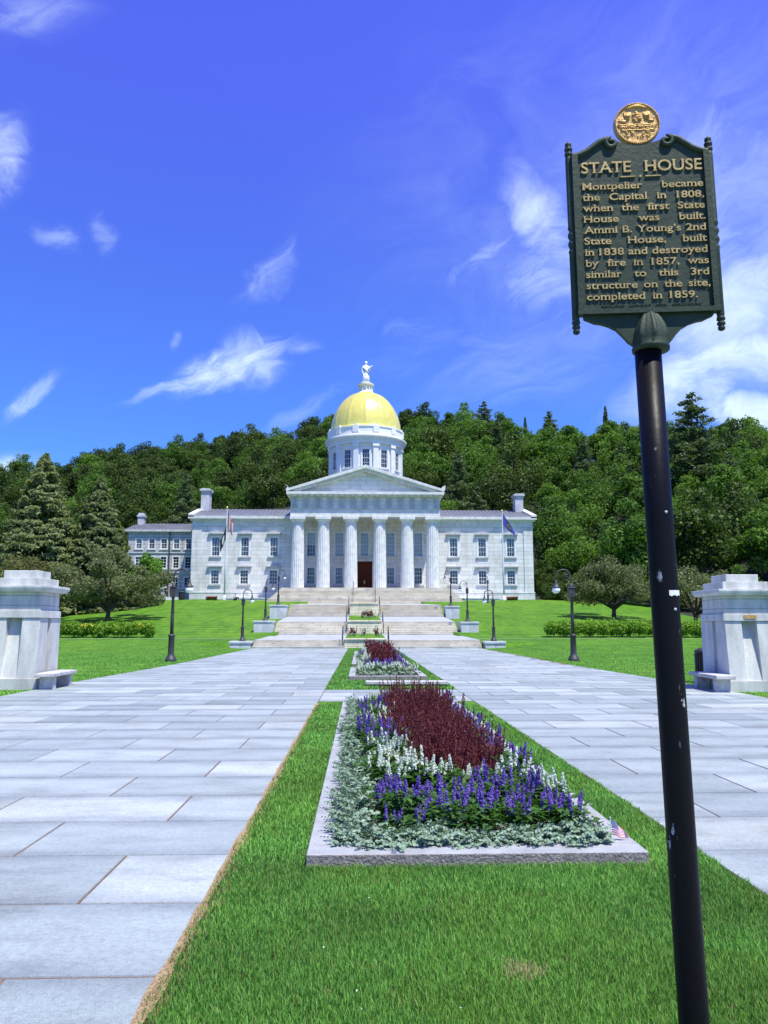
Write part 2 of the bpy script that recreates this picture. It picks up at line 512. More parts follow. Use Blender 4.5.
class MB:
    """collects shapes and links them as ONE mesh object"""
    def __init__(s):
        s.v, s.f, s.mi, s.sm = [], [], [], []
        s.cur = 0
        s.smooth = False

    def add(s, vs, fs):
        o = len(s.v)
        s.v.extend([tuple(p) for p in vs])
        for f in fs:
            s.f.append(tuple(i + o for i in f))
            s.mi.append(s.cur)
            s.sm.append(s.smooth)

    def box(s, x0, x1, y0, y1, z0, z1):
        s.hexa([(x0, y0, z0), (x1, y0, z0), (x1, y1, z0), (x0, y1, z0), (x0, y0, z1), (x1, y0, z1), (x1, y1, z1), (x0, y1, z1)])

    def hexa(s, p):
        s.add(p, [(0, 3, 2, 1), (4, 5, 6, 7), (0, 1, 5, 4), (1, 2, 6, 5), (2, 3, 7, 6), (3, 0, 4, 7)])

    def prism(s, poly, axis, a, b):
        """polygon (ccw seen from the end of the axis) pushed from a to b along axis"""
        def P(q, t):
            return (t, q[0], q[1]) if axis == 'x' else ((q[0], t, q[1]) if axis == 'y' else (q[0], q[1], t))
        n = len(poly)
        vs = [P(q, a) for q in poly] + [P(q, b) for q in poly]
        s.add(vs, [tuple(range(n)), tuple(range(2 * n - 1, n - 1, -1))] + [(i, i + n, (i + 1) % n + n, (i + 1) % n) for i in range(n)])

    def lathe(s, prof, c=(0, 0, 0), seg=24, sc=(1, 1)):
        n = len(prof)
        vs, fs = [], []
        for r, z in prof:
            for k in range(seg):
                t = 2 * math.pi * k / seg
                vs.append((c[0] + r * sc[0] * math.cos(t), c[1] + r * sc[1] * math.sin(t), c[2] + z))
        for i in range(n - 1):
            for k in range(seg):
                k2 = (k + 1) % seg
                fs.append((i * seg + k, i * seg + k2, (i + 1) * seg + k2, (i + 1) * seg + k))
        fs.append(tuple(range(seg - 1, -1, -1)))
        fs.append(tuple((n - 1) * seg + k for k in range(seg)))
        s.add(vs, fs)

    def tube(s, pts, rad, seg=8):
        pts = [Vector(p) for p in pts]
        n = len(pts)
        if not hasattr(rad, '__len__'):
            rad = [rad] * n
        vs, fs = [], []
        ref = None
        for i, p in enumerate(pts):
            d = (pts[min(i + 1, n - 1)] - pts[max(i - 1, 0)]).normalized()
            if ref is None:
                ref = Vector((1, 0, 0)) if abs(d.x) < .8 else Vector((0, 1, 0))
            a = (ref - d * ref.dot(d)).normalized()
            ref = a
            b = d.cross(a)
            for k in range(seg):
                t = 2 * math.pi * k / seg
                vs.append(p + (a * math.cos(t) + b * math.sin(t)) * rad[i])
        for i in range(n - 1):
            for k in range(seg):
                k2 = (k + 1) % seg
                fs.append((i * seg + k, i * seg + k2, (i + 1) * seg + k2, (i + 1) * seg + k))
        fs.append(tuple(range(seg - 1, -1, -1)))
        fs.append(tuple((n - 1) * seg + k for k in range(seg)))
        s.add(vs, fs)

    def ball(s, c, r, seg=12, rings=7, sc=(1, 1, 1)):
        vs, fs = [], []
        for i in range(rings + 1):
            ph = math.pi * i / rings
            for k in range(seg):
                t = 2 * math.pi * k / seg
                vs.append((c[0] + r * sc[0] * math.sin(ph) * math.cos(t), c[1] + r * sc[1] * math.sin(ph) * math.sin(t), c[2] - r * sc[2] * math.cos(ph)))
        for i in range(rings):
            for k in range(seg):
                k2 = (k + 1) % seg
                fs.append((i * seg + k, i * seg + k2, (i + 1) * seg + k2, (i + 1) * seg + k))
        s.add(vs, fs)

    def build(s, name, mats, parent=None, bevel=0., matrix=None, segs=2):
        me = bpy.data.meshes.new(name)
        me.from_pydata(s.v, [], s.f)
        if isinstance(mats, str):
            mats = [mats]
        for m in mats:
            me.materials.append(MATS[m])
        me.polygons.foreach_set('material_index', s.mi)
        me.polygons.foreach_set('use_smooth', s.sm)
        me.update()
        o = bpy.data.objects.new(name, me)
        COL.objects.link(o)
        if parent:
            o.parent = parent
        if bevel:
            b = o.modifiers.new('bevel', 'BEVEL')
            b.width = bevel
            b.segments = segs
            b.limit_method = 'ANGLE'
            b.angle_limit = R(40)
        return o


def tag(o, label=None, cat=None, group=None, kind=None):
    if label:
        o['label'] = label
    if cat:
        o['category'] = cat
    if group:
        o['group'] = group
    if kind:
        o['kind'] = kind
    return o


def empty(name, loc, label, cat, group=None, rz=0):
    o = bpy.data.objects.new(name, None)
    o.empty_display_size = .2
    COL.objects.link(o)
    o.location = loc
    o.rotation_euler = (0, 0, rz)
    return tag(o, label, cat, group)


def copy_tree(o, parent=None):
    c = o.copy()
    COL.objects.link(c)
    c.parent = parent
    for ch in list(o.children):
        copy_tree(ch, c)
    return c


def np_mesh(name, verts, faces, mats, midx=None, col=None, parent=None, uv=None, smooth=False):
    """mesh from numpy arrays; every face has the same number of corners"""
    me = bpy.data.meshes.new(name)
    verts = np.asarray(verts, np.float32)
    faces = np.asarray(faces, np.int32)
    k = faces.shape[1]
    me.vertices.add(len(verts))
    me.vertices.foreach_set('co', verts.ravel())
    me.loops.add(faces.size)
    me.loops.foreach_set('vertex_index', faces.ravel())
    me.polygons.add(len(faces))
    me.polygons.foreach_set('loop_start', np.arange(0, faces.size, k, dtype=np.int32))
    me.polygons.foreach_set('loop_total', np.full(len(faces), k, np.int32))
    if midx is not None:
        me.polygons.foreach_set('material_index', np.asarray(midx, np.int32))
    if smooth:
        me.polygons.foreach_set('use_smooth', np.ones(len(faces), bool))
    for m in ([mats] if isinstance(mats, str) else mats):
        me.materials.append(MATS[m])
    me.update(calc_edges=True)
    me.validate()
    if col is not None:
        a = me.color_attributes.new('col', 'FLOAT_COLOR', 'POINT')
        a.data.foreach_set('color', np.concatenate([col, np.ones((len(col), 1))], 1).astype(np.float32).ravel())
    o = bpy.data.objects.new(name, me)
    COL.objects.link(o)
    if parent:
        o.parent = parent
    return o


def smoothstep(a, b, x):
    t = np.clip((np.asarray(x, float) - a) / (b - a), 0, 1)
    return t * t * (3 - 2 * t)


# ------------------------------------------------------------------ the ground
PL, PR = -7.75, 8.72          # outer edges of the walk and the steps
IL, IR = -.90, 2.42           # edges of the grass island


def hill(X, Y):
    s = X / np.maximum(Y, 60)
    yc = np.interp(s, [-.5, -.1, .1, .5], [300, 300, 252, 232])
    zc = np.interp(s, [-.6, -.47, -.27, -.15, -.05, .08, .2, .5], [40, 45, 56, 62, 65, 57, 51, 46])
    y0 = np.interp(s, [-.5, -.2, .2, .5], [135, 142, 138, 118])
    t = np.clip((Y - y0) / (yc - y0), 0, 1)
    up = (t ** .9) * zc
    return up - np.maximum(0, Y - yc) * .10


def ground_z(X, Y):
    X = np.asarray(X, float)
    Y = np.asarray(Y, float)
    b = np.interp(Y, [0, 46, 56, 64, 67, 109, 117, 140], [0, 0, .30, .62, .78, 5.15, 5.6, 5.8])
    near = 1 - (1 - smoothstep(9.0, 13.0, np.abs(X - .45))) * (Y < 57)
    b = b * near
    fade = 1 - .42 * smoothstep(22, 50, np.abs(X - .6)) * (1 - smoothstep(95, 130, Y))
    return b * fade + np.maximum(hill(X, Y), -8) * (Y > 110)


def build_ground():
    xs = np.unique(np.concatenate([np.linspace(-900, -72, 24), np.arange(-72, -7, 2.0), [-7.35, -7.3, 8.25, 8.3, -8.4, 9.3], np.arange(8.9, 74, 2.0), np.linspace(74, 900, 24)]))
    ys = np.unique(np.concatenate([np.linspace(-120, -4, 12), np.arange(0, 46, 4.), np.arange(46, 118, 1.5), [56.3, 56.99, 57.01], np.arange(118, 330, 6.), np.linspace(330, 1500, 14)]))
    X, Y = np.meshgrid(xs, ys)
    Z = ground_z(X, Y)
    sink = (X > -7.32) & (X < 8.27) & (Y > 56.4) & (Y < 112)
    Z = np.where(sink, Z - 2.0, Z)
    V = np.stack([X, Y, Z], -1).reshape(-1, 3)
    nx, ny = len(xs), len(ys)
    i = np.arange(nx - 1)[None, :] + (np.arange(ny - 1) * nx)[:, None]
    F = np.stack([i, i + 1, i + nx + 1, i + nx], -1).reshape(-1, 4)
    cy = Y[:-1, :-1].ravel()
    cx = X[:-1, :-1].ravel()
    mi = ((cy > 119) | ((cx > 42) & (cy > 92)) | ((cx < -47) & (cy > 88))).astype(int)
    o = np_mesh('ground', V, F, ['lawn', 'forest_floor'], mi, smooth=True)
    tag(o, kind='structure')


build_ground()


def build_paths():
    # bed of dirt under the joints, then separate granite slabs
    j = MB()
    j.box(PL, IL, -6, 56, -.2, .006)
    j.box(IR, PR, -6, 56, -.2, .006)
    j.box(IL, IR, 16.9, 19.85, -.2, .005)
    o = j.build('path_bed', 'joint_dirt')
    tag(o, kind='structure')
    rng = random.Random(3)
    for x0, x1, ja, ylo, yhi, nm in ((PL, IL, -1.62, -5, 56, 'path'), (IR, PR + .5, 3.04, -5, 56, 'path'), (IL, IR, -.2, 16.9, 19.85, 'path')):
        m = MB()
        k = math.floor((ylo - .03) / .95)
        while .03 + k * .95 < yhi:
            a, b = .03 + k * .95, .03 + (k + 1) * .95
            if a < ylo:
                a = ylo
            if b > yhi:
                b = yhi
            off = ja + (0 if k % 2 else .77)
            n0 = math.floor((x0 - off) / 1.54)
            cuts = [off + n0 * 1.54 + i * 1.54 + rng.uniform(-.04, .04) for i in range(0, int((x1 - x0) / 1.54) + 3)]
            cuts = [x0] + [c for c in cuts if x0 + .15 < c < x1 - .15] + [x1]
            for c, d in zip(cuts, cuts[1:]):
                gp = .008
                ee = x1 if nm else d
                # outer edge flares a little towards the street
                fl = 0
                if d >= PR:
                    d = 8.6 + .5 * float(smoothstep(34, 20, a))
                    if c > d - .2:
                        continue
                if c <= PL + .001:
                    c = -7.8 - .45 * float(smoothstep(34, 20, a))
                t = .012 + rng.uniform(-.0015, .0015)
                e = .004
                m.hexa([(c + gp, a + gp, 0), (d - gp, a + gp, 0), (d - gp, b - gp, 0), (c + gp, b - gp, 0),
                        (c + gp + e, a + gp + e, t), (d - gp - e, a + gp + e, t), (d - gp - e, b - gp - e, t), (c + gp + e, b - gp - e, t)])
            k += 1
        tag(m.build(nm, 'paver'), kind='structure')
    # narrow side walk that crosses the lawn at the foot of the bank
    for xa, xb in ((-60, PL - .3), (PR + .3, 60)):
        xs = np.linspace(xa, xb, 30)
        V, F = [], []
        for i, x in enumerate(xs):
            for y in (62.5, 62.68):
                V.append((x, y, float(ground_z(x, y)) + .03))
            if i:
                F.append((2 * i - 2, 2 * i, 2 * i + 1, 2 * i - 1))
        o = np_mesh('path', V, F, 'curb_granite')
        tag(o, kind='structure')


build_paths()

# ------------------------------------------------------------------ steps and terraces
CL, CR = -1.22, 1.88         # the middle strip between the two runs of steps


def build_steps():
    # (front y, foot z, head z, number of risers, back y, z at the back, foot label)
    FL = [(56.0, .02, .60, 4, 69.4, .80, 'lowest run of buff granite steps at the far end of the paved walk'),
          (69.4, .80, 2.0, 8, 82.0, 2.57, 'middle run of buff granite steps between the first and second landings'),
          (82.0, 2.57, 3.92, 9, 106.6, 4.62, 'upper run of buff granite steps just below the wide portico stair')]
    for fi, (y0, z0, z1, n, yb, zb, lab) in enumerate(FL):
        root = empty('stone_steps', (.55, y0, z0), lab, 'steps', 'runs of granite steps up to the white building')
        def loc(o):
            o.location = (-.55, -y0, -z0)
            return o
        rise = (z1 - z0) / n
        for xa, xb in ((PL, CL), (CR, PR)):
            m = MB()
            for k in range(n):
                m.cur = 1
                m.box(xa, xb, y0 + k * .35 + .012, y0 + (k + 1) * .35 + .02 + (0 if k < n - 1 else .3), z0 - .6, z0 + (k + 1) * rise - .05)
                m.cur = 0
                m.box(xa - .01, xb + .01, y0 + k * .35 - .012, y0 + (k + 1) * .35 + .05, z0 + (k + 1) * rise - .049, z0 + (k + 1) * rise)
            loc(m.build('run_of_steps', ['step_tread', 'step_riser'], root))
        m = MB()                                  # stone wall in the middle
        m.box(CL + .02, CR - .02, y0 + .3, y0 + .9, z0 - .3, z1 - .02)
        m.box(CL + .02, CR - .02, y0 + .22, y0 + .95, z1 - .02, z1 + .12)
        loc(m.build('retaining_wall', 'step_riser', root, .015))
        ys = y0 + n * .35
        for nm, xa, xb in (('landing', PL, CL), ('landing', CR, PR)):
            m = MB()
            m.hexa([(xa, ys + .05, z0 - .8), (xb, ys + .05, z0 - .8), (xb, yb + .02, z0 - .8), (xa, yb + .02, z0 - .8),
                    (xa, ys + .05, z1 - .002), (xb, ys + .05, z1 - .002), (xb, yb + .02, zb + .004), (xa, yb + .02, zb + .004)])
            loc(m.build(nm, 'landing_stone', root))
        # bank of turf in the middle of the landing
        m = MB()
        m.hexa([(CL + .03, y0 + .95, z0 - .5), (CR - .03, y0 + .95, z0 - .5), (CR - .03, yb + .3, z0 - .5), (CL + .03, yb + .3, z0 - .5),
                (CL + .03, y0 + .95, z1 + .06), (CR - .03, y0 + .95, z1 + .06), (CR - .03, yb + .3, zb + .12), (CL + .03, yb + .3, zb + .12)])
        t = m.build('turf', 'lawn')
        tag(t, kind='stuff')
        # handrails beside the middle strip
        for xx, side in ((CL - .12, 'left'), (CR + .12, 'right')):
            hr = empty('handrail', (xx, y0, z0), f'thin iron handrail {side} of the middle strip on the {("lowest", "second", "third")[fi]} steps', 'handrail', 'iron handrails up the steps')
            p = MB()
            L = n * .35
            for q in (0, 1):
                p.tube([(0, .1 + q * L, -.05 + q * (z1 - z0)), (0, .1 + q * L, .95 + q * (z1 - z0))], .035, 8)
            p.build('rail_post', 'iron', hr)
            p = MB()
            p.tube([(0, -.15, .86), (0, .1, .95), (0, .1 + L, .95 + z1 - z0), (0, .5 + L, .95 + z1 - z0)], .035, 8)
            p.build('rail', 'iron', hr)
    # granite blocks beside the runs that carry the lamps
    for xa, xb, y0, y1, z0, z1, lab in (
            (-9.45, -7.85, 56.0, 57.6, .1, .52, 'low granite slab left of the lowest steps'), (8.92, 10.5, 56.0, 57.6, .1, .50, 'low granite slab right of the lowest steps'),
            (-9.6, -7.85, 69.4, 71.6, .7, 2.08, 'granite block under a lamp left of the middle steps'), (8.92, 10.6, 69.4, 71.6, .7, 1.98, 'granite block under a lamp right of the middle steps'),
            (-9.7, -7.85, 82.0, 84.2, 2.0, 3.82, 'granite block under a lamp left of the upper steps'), (8.92, 10.5, 82.0, 84.2, 2.0, 3.72, 'granite block under a lamp right of the upper steps')):
        r = empty('plinth', ((xa + xb) / 2, (y0 + y1) / 2, z0), lab, 'plinth', 'granite plinths beside the steps')
        w, d, h = (xb - xa) / 2, (y1 - y0) / 2, z1 - z0
        m = MB()
        m.box(-w + .06, -.006, -d + .06, d - .06, -.3, h - .17)
        m.box(.006, w - .06, -d + .06, d - .06, -.3, h - .17)
        m.build('block', 'plinth_granite', r, .012)
        m = MB()
        m.box(-w, w, -d, d, h - .168, h)
        m.build('cap', 'plinth_granite', r, .02)
    # wide portico stair that returns round its ends
    root = empty('stone_steps', (.6, 106.6, 4.62), 'widest run of pale granite steps right in front of the columns', 'steps', 'runs of granite steps up to the white building')
    m = MB()
    n = 14
    for k in range(n):
        z = 4.62 + (k + 1) * .1735
        xa = -13.3 + k * .14
        y = 106.6 + k * .33
        m.cur = 1
        m.box(xa, 1.2 - xa, y + .012, 117.9 + .002 * k, z - .35, z - .05)
        m.cur = 0
        m.box(xa - .012, 1.212 - xa, y - .012, 117.9 + .002 * k, z - .049, z)
    o = m.build('run_of_steps', ['step_tread', 'step_riser'], root)
    o.location = (-.6, -106.6, -4.62)
    # low stone footing wall in front of the wings
    for xa, xb, sd in ((-19.5, -13.6, 'left'), (14.8, 19.9, 'right')):
        w = empty('footing_wall', ((xa + xb) / 2, 113.0, 4.2), f'low pale stone footing wall at the {sd} end of the portico stair', 'wall', 'footing walls beside the portico stair')
        m = MB()
        h = (xb - xa) / 2
        m.box(-h, h, -2.2, 4.8, 0, 1.25)
        m.build('wall', 'granite_wall', w)
        m = MB()
        m.box(-h - .05, h + .05, -2.26, 4.8, 1.252, 1.42)
        m.build('cap', 'granite_trim', w)
    for xx, side in ((CL + .1, 'left'), (CR + .12, 'right')):
        hr = empty('handrail', (xx, 106.6, 4.62), f'long iron handrail on the {side} of the door up the portico stair', 'handrail', 'iron handrails up the steps')
        p = MB()
        for q in (0, .5, 1):
            p.tube([(0, .1 + q * 4.6, q * 2.4), (0, .1 + q * 4.6, .95 + q * 2.4)], .035, 8)
        p.build('rail_post', 'iron', hr)
        p = MB()
        p.tube([(0, -.2, .85), (0, .1, .95), (0, 4.7, 3.35), (0, 5.1, 3.35)], .04, 8)
        p.build('rail', 'iron', hr)


build_steps()

# ------------------------------------------------------------------ the white building
XC = .6


def wall_open(m, x0, x1, z0, z1, y, ops, depth=.3):
    """front wall face with real openings (x0,x1,z0,z1) and their reveals"""
    xs = sorted({x0, x1, *[o[0] for o in ops], *[o[1] for o in ops]})
    zs = sorted({z0, z1, *[o[2] for o in ops], *[o[3] for o in ops]})
    for a, b in zip(xs, xs[1:]):
        for c, d in zip(zs, zs[1:]):
            mx, mz = (a + b) / 2, (c + d) / 2
            if any(o[0] < mx < o[1] and o[2] < mz < o[3] for o in ops):
                continue
            m.add([(a, y, c), (b, y, c), (b, y, d), (a, y, d)], [(0, 1, 2, 3)])
    for a, b, c, d in ops:
        q = y + depth
        m.add([(a, y, c), (b, y, c), (b, y, d), (a, y, d), (a, q, c), (b, q, c), (b, q, d), (a, q, d)],
              [(0, 4, 5, 1), (1, 5, 6, 2), (2, 6, 7, 3), (3, 7, 4, 0)])


def window(parent, x, y, z0, z1, w, hood=None, panes=(3, 4), fill='curtain', casing=.2, frame='white_paint', sill=True, trim='trim_grey'):
    """sash window in an opening of a wall that faces -y"""
    h = w / 2
    m = MB()
    c = casing
    m.box(x - h - c, x - h + .02, y - .05, y + .16, z0 - .02, z1 + c)
    m.box(x + h - .02, x + h + c, y - .05, y + .16, z0 - .02, z1 + c)
    m.box(x - h + .021, x + h - .021, y - .05, y + .16, z1 - .02, z1 + c)
    win = m.build('window', frame, parent)
    m = MB()
    f = .07
    m.box(x - h + .02, x - h + .02 + f, y + .08, y + .15, z0, z1 - .02)
    m.box(x + h - .02 - f, x + h - .02, y + .08, y + .15, z0, z1 - .02)
    xa, xb = x - h + .02 + f, x + h - .02 - f
    zm = (z0 + z1) / 2
    for za in (z0, zm - f / 2, z1 - .02 - f):
        m.box(xa, xb, y + .081, y + .149, za, za + f)
    nx, nz = panes
    for i in range(1, nx):
        q = xa + (xb - xa) * i / nx
        m.box(q - .02, q + .02, y + .09, y + .14, z0 + f, z1 - f - .02)
    for i in range(1, nz):
        if i * 2 == nz:
            continue
        q = z0 + (z1 - z0) * i / nz
        m.box(xa, xb, y + .092, y + .138, q - .02, q + .02)
    m.build('sash', frame, win)
    m = MB()
    m.box(xa, xb, y + .11, y + .12, z0 + f, z1 - f)
    m.build('pane', 'pane_glass', win)
    m = MB()
    if fill == 'curtain':
        for sgn in (-1, 1):
            n = 12
            pts = []
            for i in range(n + 1):
                t = i / n
                pts.append((t, .02 * math.sin(t * 20)))
            for za, zb, wa, wb in ((z0, zm, .28, .62), (zm, z1, .62, .98)):
                V = []
                for t, d in pts:
                    V.append((x + sgn * (h - t * h * wa), y + .28 + d, za))
                    V.append((x + sgn * (h - t * h * wb), y + .28 + d, zb))
                m.add(V, [(2 * i, 2 * i + 2, 2 * i + 3, 2 * i + 1) for i in range(n)])
        m.build('curtain', 'curtain', win)
    elif fill == 'blind':
        m.box(x - h, x + h, y + .16, y + .17, z0, z1)
        m.build('blind', 'blind', win)
    elif fill == 'half':
        m.box(x - h, x + h, y + .16, y + .17, z0 + (z1 - z0) * .45, z1)
        m.build('blind', 'blind', win)
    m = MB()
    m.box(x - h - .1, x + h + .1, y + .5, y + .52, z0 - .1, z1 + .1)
    m.build('room_shade_sheet', 'room_shade', win)  # flat sheet coloured near black in place of the room's own shade
    if sill:
        m = MB()
        m.box(x - h - c - .14, x + h + c + .14, y - .2, y + .1, z0 - .24, z0 - .021)
        m.build('sill', trim, win)
    if hood:
        m = MB()
        zt = z1 + c + .02
        W = h + c + .32
        m.box(x - W + .12, x + W - .12, y - .12, y + .02, zt, zt + .26)
        m.box(x - W, x + W, y - .42, y + .02, zt + .262, zt + .42)
        for sgn in (-1, 1):           # side brackets
            xx = x + sgn * (W - .24)
            m.prism([(y + .02, zt - .5), (y + .02, zt + .26), (y - .36, zt + .26), (y - .30, zt + .02), (y - .1, zt - .3)], 'x', xx - .1, xx + .1)
        if hood == 'pediment':
            m.prism([(x - W, zt + .421), (x + W, zt + .421), (x + W * .55, zt + .60), (x, zt + .80), (x - W * .55, zt + .60)], 'y', y - .40, y + .02)
        m.build('hood', trim, win)
    return win


def build_state_house():
    root = empty('state_house', (XC, 118, 5.5), 'long white granite building with six column portico and gold dome', 'building')
    off = Vector((-XC, -118, -5.5))

    def put(m, name, mats, parent=root, bevel=0.):
        o = m.build(name, mats, None, bevel)
        if parent is root:
            o.parent = root
            o.location = off
        else:
            o.parent = parent
        return o

    Y = 118.0
    up, lo = (12.2, 15.1), (7.92, 10.06)
    WL = [-22.3, -17.85, -13.4]
    WR = [14.24, 18.67, 23.1]
    PW = [-7.7, -3.4, 4.5, 8.75]
    PU = [-7.7, -3.4, .5, 4.5, 8.75]
    # front walls
    w = 1.24
    for xa, xb, X in ((-25.8, -10.35, WL), (11.55, 26.45, WR)):
        ops = [(x - w / 2, x + w / 2, *q) for x in X for q in (up, lo)]
        m = MB()
        wall_open(m, xa, xb, 4.6, 17.9, Y, ops)
        put(m, 'wall', 'granite_wall')
        for x in X:
            for q, hd in ((up, 'pediment'), (lo, 'flat')):
                o = window(root, x, Y, q[0], q[1], w, hd, fill='curtain' if (hd == 'pediment' or x < -20) else 'none')
                o.location = off
    pl, ph = (7.95, 10.5), (12.2, 15.9)
    m = MB()
    ops = [(x - .6, x + .6, *pl) for x in PW] + [(x - .66, x + .66, *ph) for x in PU] + [(-.68, 1.68, 7.0, 11.42)]
    wall_open(m, -10.35, 11.55, 6.6, 17.9, Y, ops)
    put(m, 'wall', 'granite_wall')['label'] = 'shaded wall behind the columns'
    for x in PW:
        window(root, x, Y, *pl, 1.2, None, (3, 4), 'curtain' if x in (-3.4, 4.5) else 'none', trim='granite_trim').location = off
    for x in PU:
        window(root, x, Y, *ph, 1.32, None, (3, 6), 'half' if x < -7 else 'blind', trim='granite_trim').location = off
    # door: two leaves of square panels
    m = MB()
    m.box(-.68, 1.68, Y + .15, Y + .22, 7.0, 11.42)
    nx, nz = 5, 8
    for i in range(nx + 1):
        x = -.68 + 2.36 * i / nx
        m.box(max(-.68, x - .07), min(1.68, x + .07), Y + .08, Y + .149, 7.06, 11.42)
    for k in range(nz + 1):
        z = 7.06 + 4.3 * k / nz
        m.box(-.679, 1.679, Y + .085, Y + .148, z - .07, z + .07)
    d = put(m, 'door', 'door_wood')
    m = MB()
    m.box(.42, .46, Y + .02, Y + .08, 8.0, 8.5)
    m.box(.54, .58, Y + .02, Y + .08, 8.0, 8.5)
    m.build('handle', 'gold', d)
    m = MB()
    for xa, xb in ((-.98, -.70), (1.70, 1.98)):
        m.box(xa, xb, Y - .1, Y + .1, 7.05, 11.7)
    m.box(-1.05, 2.05, Y - .14, Y + .1, 11.44, 11.85)
    m.build('door_frame', 'granite_trim', d)
    # ends and back
    m = MB()
    for xx in (-25.8, 26.45):
        m.add([(xx, Y, 4.6), (xx, 134, 4.6), (xx, 134, 17.9), (xx, Y, 17.9)], [(0, 1, 2, 3)])
        m.add([(xx, Y, 17.9), (xx, 134, 17.9), (xx, 126, 20.5)], [(0, 1, 2)])
    m.add([(-25.8, 134, 4.6), (26.45, 134, 4.6), (26.45, 134, 17.9), (-25.8, 134, 17.9)], [(0, 1, 2, 3)])
    put(m, 'side_wall', 'granite_wall')
    # corner piers, water table, frieze and cornice of the wings
    for xa, xb in ((-25.92, -24.5), (25.15, 26.57)):
        m = MB()
        m.box(xa, xb, Y - .12, Y + 1.0, 6.71, 16.55)
        m.box(xa - .06, xb + .06, Y - .2, Y + 1.0, 16.552, 16.85)
        put(m, 'corner_pier', 'granite_wall')
    for xa, xb in ((-26.02, -10.4), (11.6, 26.67)):
        m = MB()
        m.box(xa, xb, Y - .22, Y + 1.0, 4.6, 6.55)
        m.box(xa - .03, xb + .03, Y - .27, Y + 1.0, 6.552, 6.7)
        put(m, 'water_table', 'granite_wall')
    for xa, xb, sx in ((-25.95, -10.4, -1), (11.6, 26.6, 1)):
        m = MB()
        m.box(xa, xb, Y - .09, Y + .5, 16.852, 17.6)
        a, b = (xa - .55, xb) if sx < 0 else (xa, xb + .55)
        m.box(a + .25 * (sx < 0), b - .25 * (sx > 0), Y - .4, Y + .5, 17.602, 17.9)
        m.box(a, b, Y - .72, Y + .5, 17.902, 18.34)
        put(m, 'cornice', 'granite_trim')
    # roofs with standing seams, gable copings at both ends
    m = MB()
    for sgn, ye in ((1, Y - .62), (-1, 134.6)):
        xa, xb = -25.9, 26.55
        m.add([(xa, ye, 18.40), (xb, ye, 18.40), (xb, 126, 20.62), (xa, 126, 20.62), (xa, ye, 18.2), (xb, ye, 18.2), (xb, 126, 20.42), (xa, 126, 20.42)],
              [(0, 1, 2, 3), (4, 7, 6, 5), (0, 4, 5, 1), (1, 5, 6, 2), (0, 3, 7, 4)])
        if sgn > 0:
            x = xa + .3
            while x < xb:
                if not -11.2 < x < 12.4:
                    m.hexa([(x, ye, 18.39), (x + .06, ye, 18.39), (x + .06, 126, 20.61), (x, 126, 20.61), (x, ye, 18.14), (x + .06, ye, 18.14), (x + .06, 126, 20.72), (x, 126, 20.72)])
                x += .62
    rf = put(m, 'roof', 'roof_metal')
    m = MB()
    for xa, xb in ((-26.5, -25.6), (26.25, 27.15)):
        for ye in (Y - .72, 134.7):
            m.hexa([(xa, ye, 18.14), (xb, ye, 18.14), (xb, 126, 20.42), (xa, 126, 20.42), (xa, ye, 18.62), (xb, ye, 18.62), (xb, 126, 20.9), (xa, 126, 20.9)])
    m.build('gable_coping', 'granite_trim', rf)
    for xx, zt in ((-25.3, 23.7), (25.8, 23.1)):
        m = MB()
        m.box(xx - .66, xx + .66, 123.6, 125.6, 18.6, zt - .62)
        m.box(xx - .74, xx + .74, 123.5, 125.7, zt - .618, zt - .42)
        m.box(xx - .88, xx + .88, 123.35, 125.85, zt - .418, zt - .12)
        m.box(xx - .62, xx + .62, 123.6, 125.6, zt - .118, zt)
        m.build('chimney', 'trim_grey', rf)
    # portico: columns
    for cx in (-9.35, -5.6, -1.55, 2.7, 6.75, 10.5):
        ns = 80
        V, F = [], []
        hs = [0, 2, 4, 6, 8, 9.55]
        for z in hs:
            t = z / 9.55
            r = 1.0 - .16 * t ** 1.4
            for k in range(ns):
                a = 2 * math.pi * k / ns
                fl = abs(math.sin(a * 10))
                rr = r * (1 - .055 * fl ** .8)
                V.append((cx + rr * math.cos(a), 113 + rr * math.sin(a), 7.06 + z))
        for i in range(len(hs) - 1):
            for k in range(ns):
                k2 = (k + 1) % ns
                F.append((i * ns + k, i * ns + k2, (i + 1) * ns + k2, (i + 1) * ns + k))
        m = MB()
        m.add(V, F)
        col = put(m, 'column', 'granite_trim')
        m = MB()
        m.smooth = True
        m.lathe([(.83, 9.5), (.88, 9.58), (.84, 9.62), (.86, 9.7), (1.0, 9.88), (1.08, 10.02), (1.08, 10.06)], (cx, 113, 7.06), 40)
        m.smooth = False
        m.box(cx - 1.14, cx + 1.14, 113 - 1.14, 113 + 1.14, 17.122, 17.5)
        m.build('capital', 'granite_trim', col)
    # entablature
    x0, x1, yf = -10.45, 11.6, 112.1
    m = MB()
    m.box(x0, x1, yf, 113.9, 17.502, 18.58)
    for xa, xb in ((x0, x0 + 1.8), (x1 - 1.8, x1)):
        m.box(xa, xb, 113.902, Y - .01, 17.502, 18.58)
    put(m, 'architrave', 'granite_trim')
    m = MB()
    m.box(x0 + .03, x1 - .03, yf + .03, Y + 6, 18.72, 20.5)
    m.box(x0 - .06, x1 + .06, yf - .06, Y + 6, 18.582, 18.718)
    fz = put(m, 'frieze', 'granite_wall')
    m = MB()
    n = 13
    for i in range(n):
        x = x0 + .62 + (x1 - x0 - 1.24) * i / (n - 1)
        for dx in (-.32, 0, .32):
            m.box(x + dx - .10, x + dx + .10, yf - .16, yf + .031, 18.72, 20.35)
        m.box(x - .5, x + .5, yf - .18, yf + .031, 20.352, 20.499)
    m.build('triglyph', 'trim_grey', fz)  # bars coloured greyer than the frieze to stand in for groove shade
    m = MB()
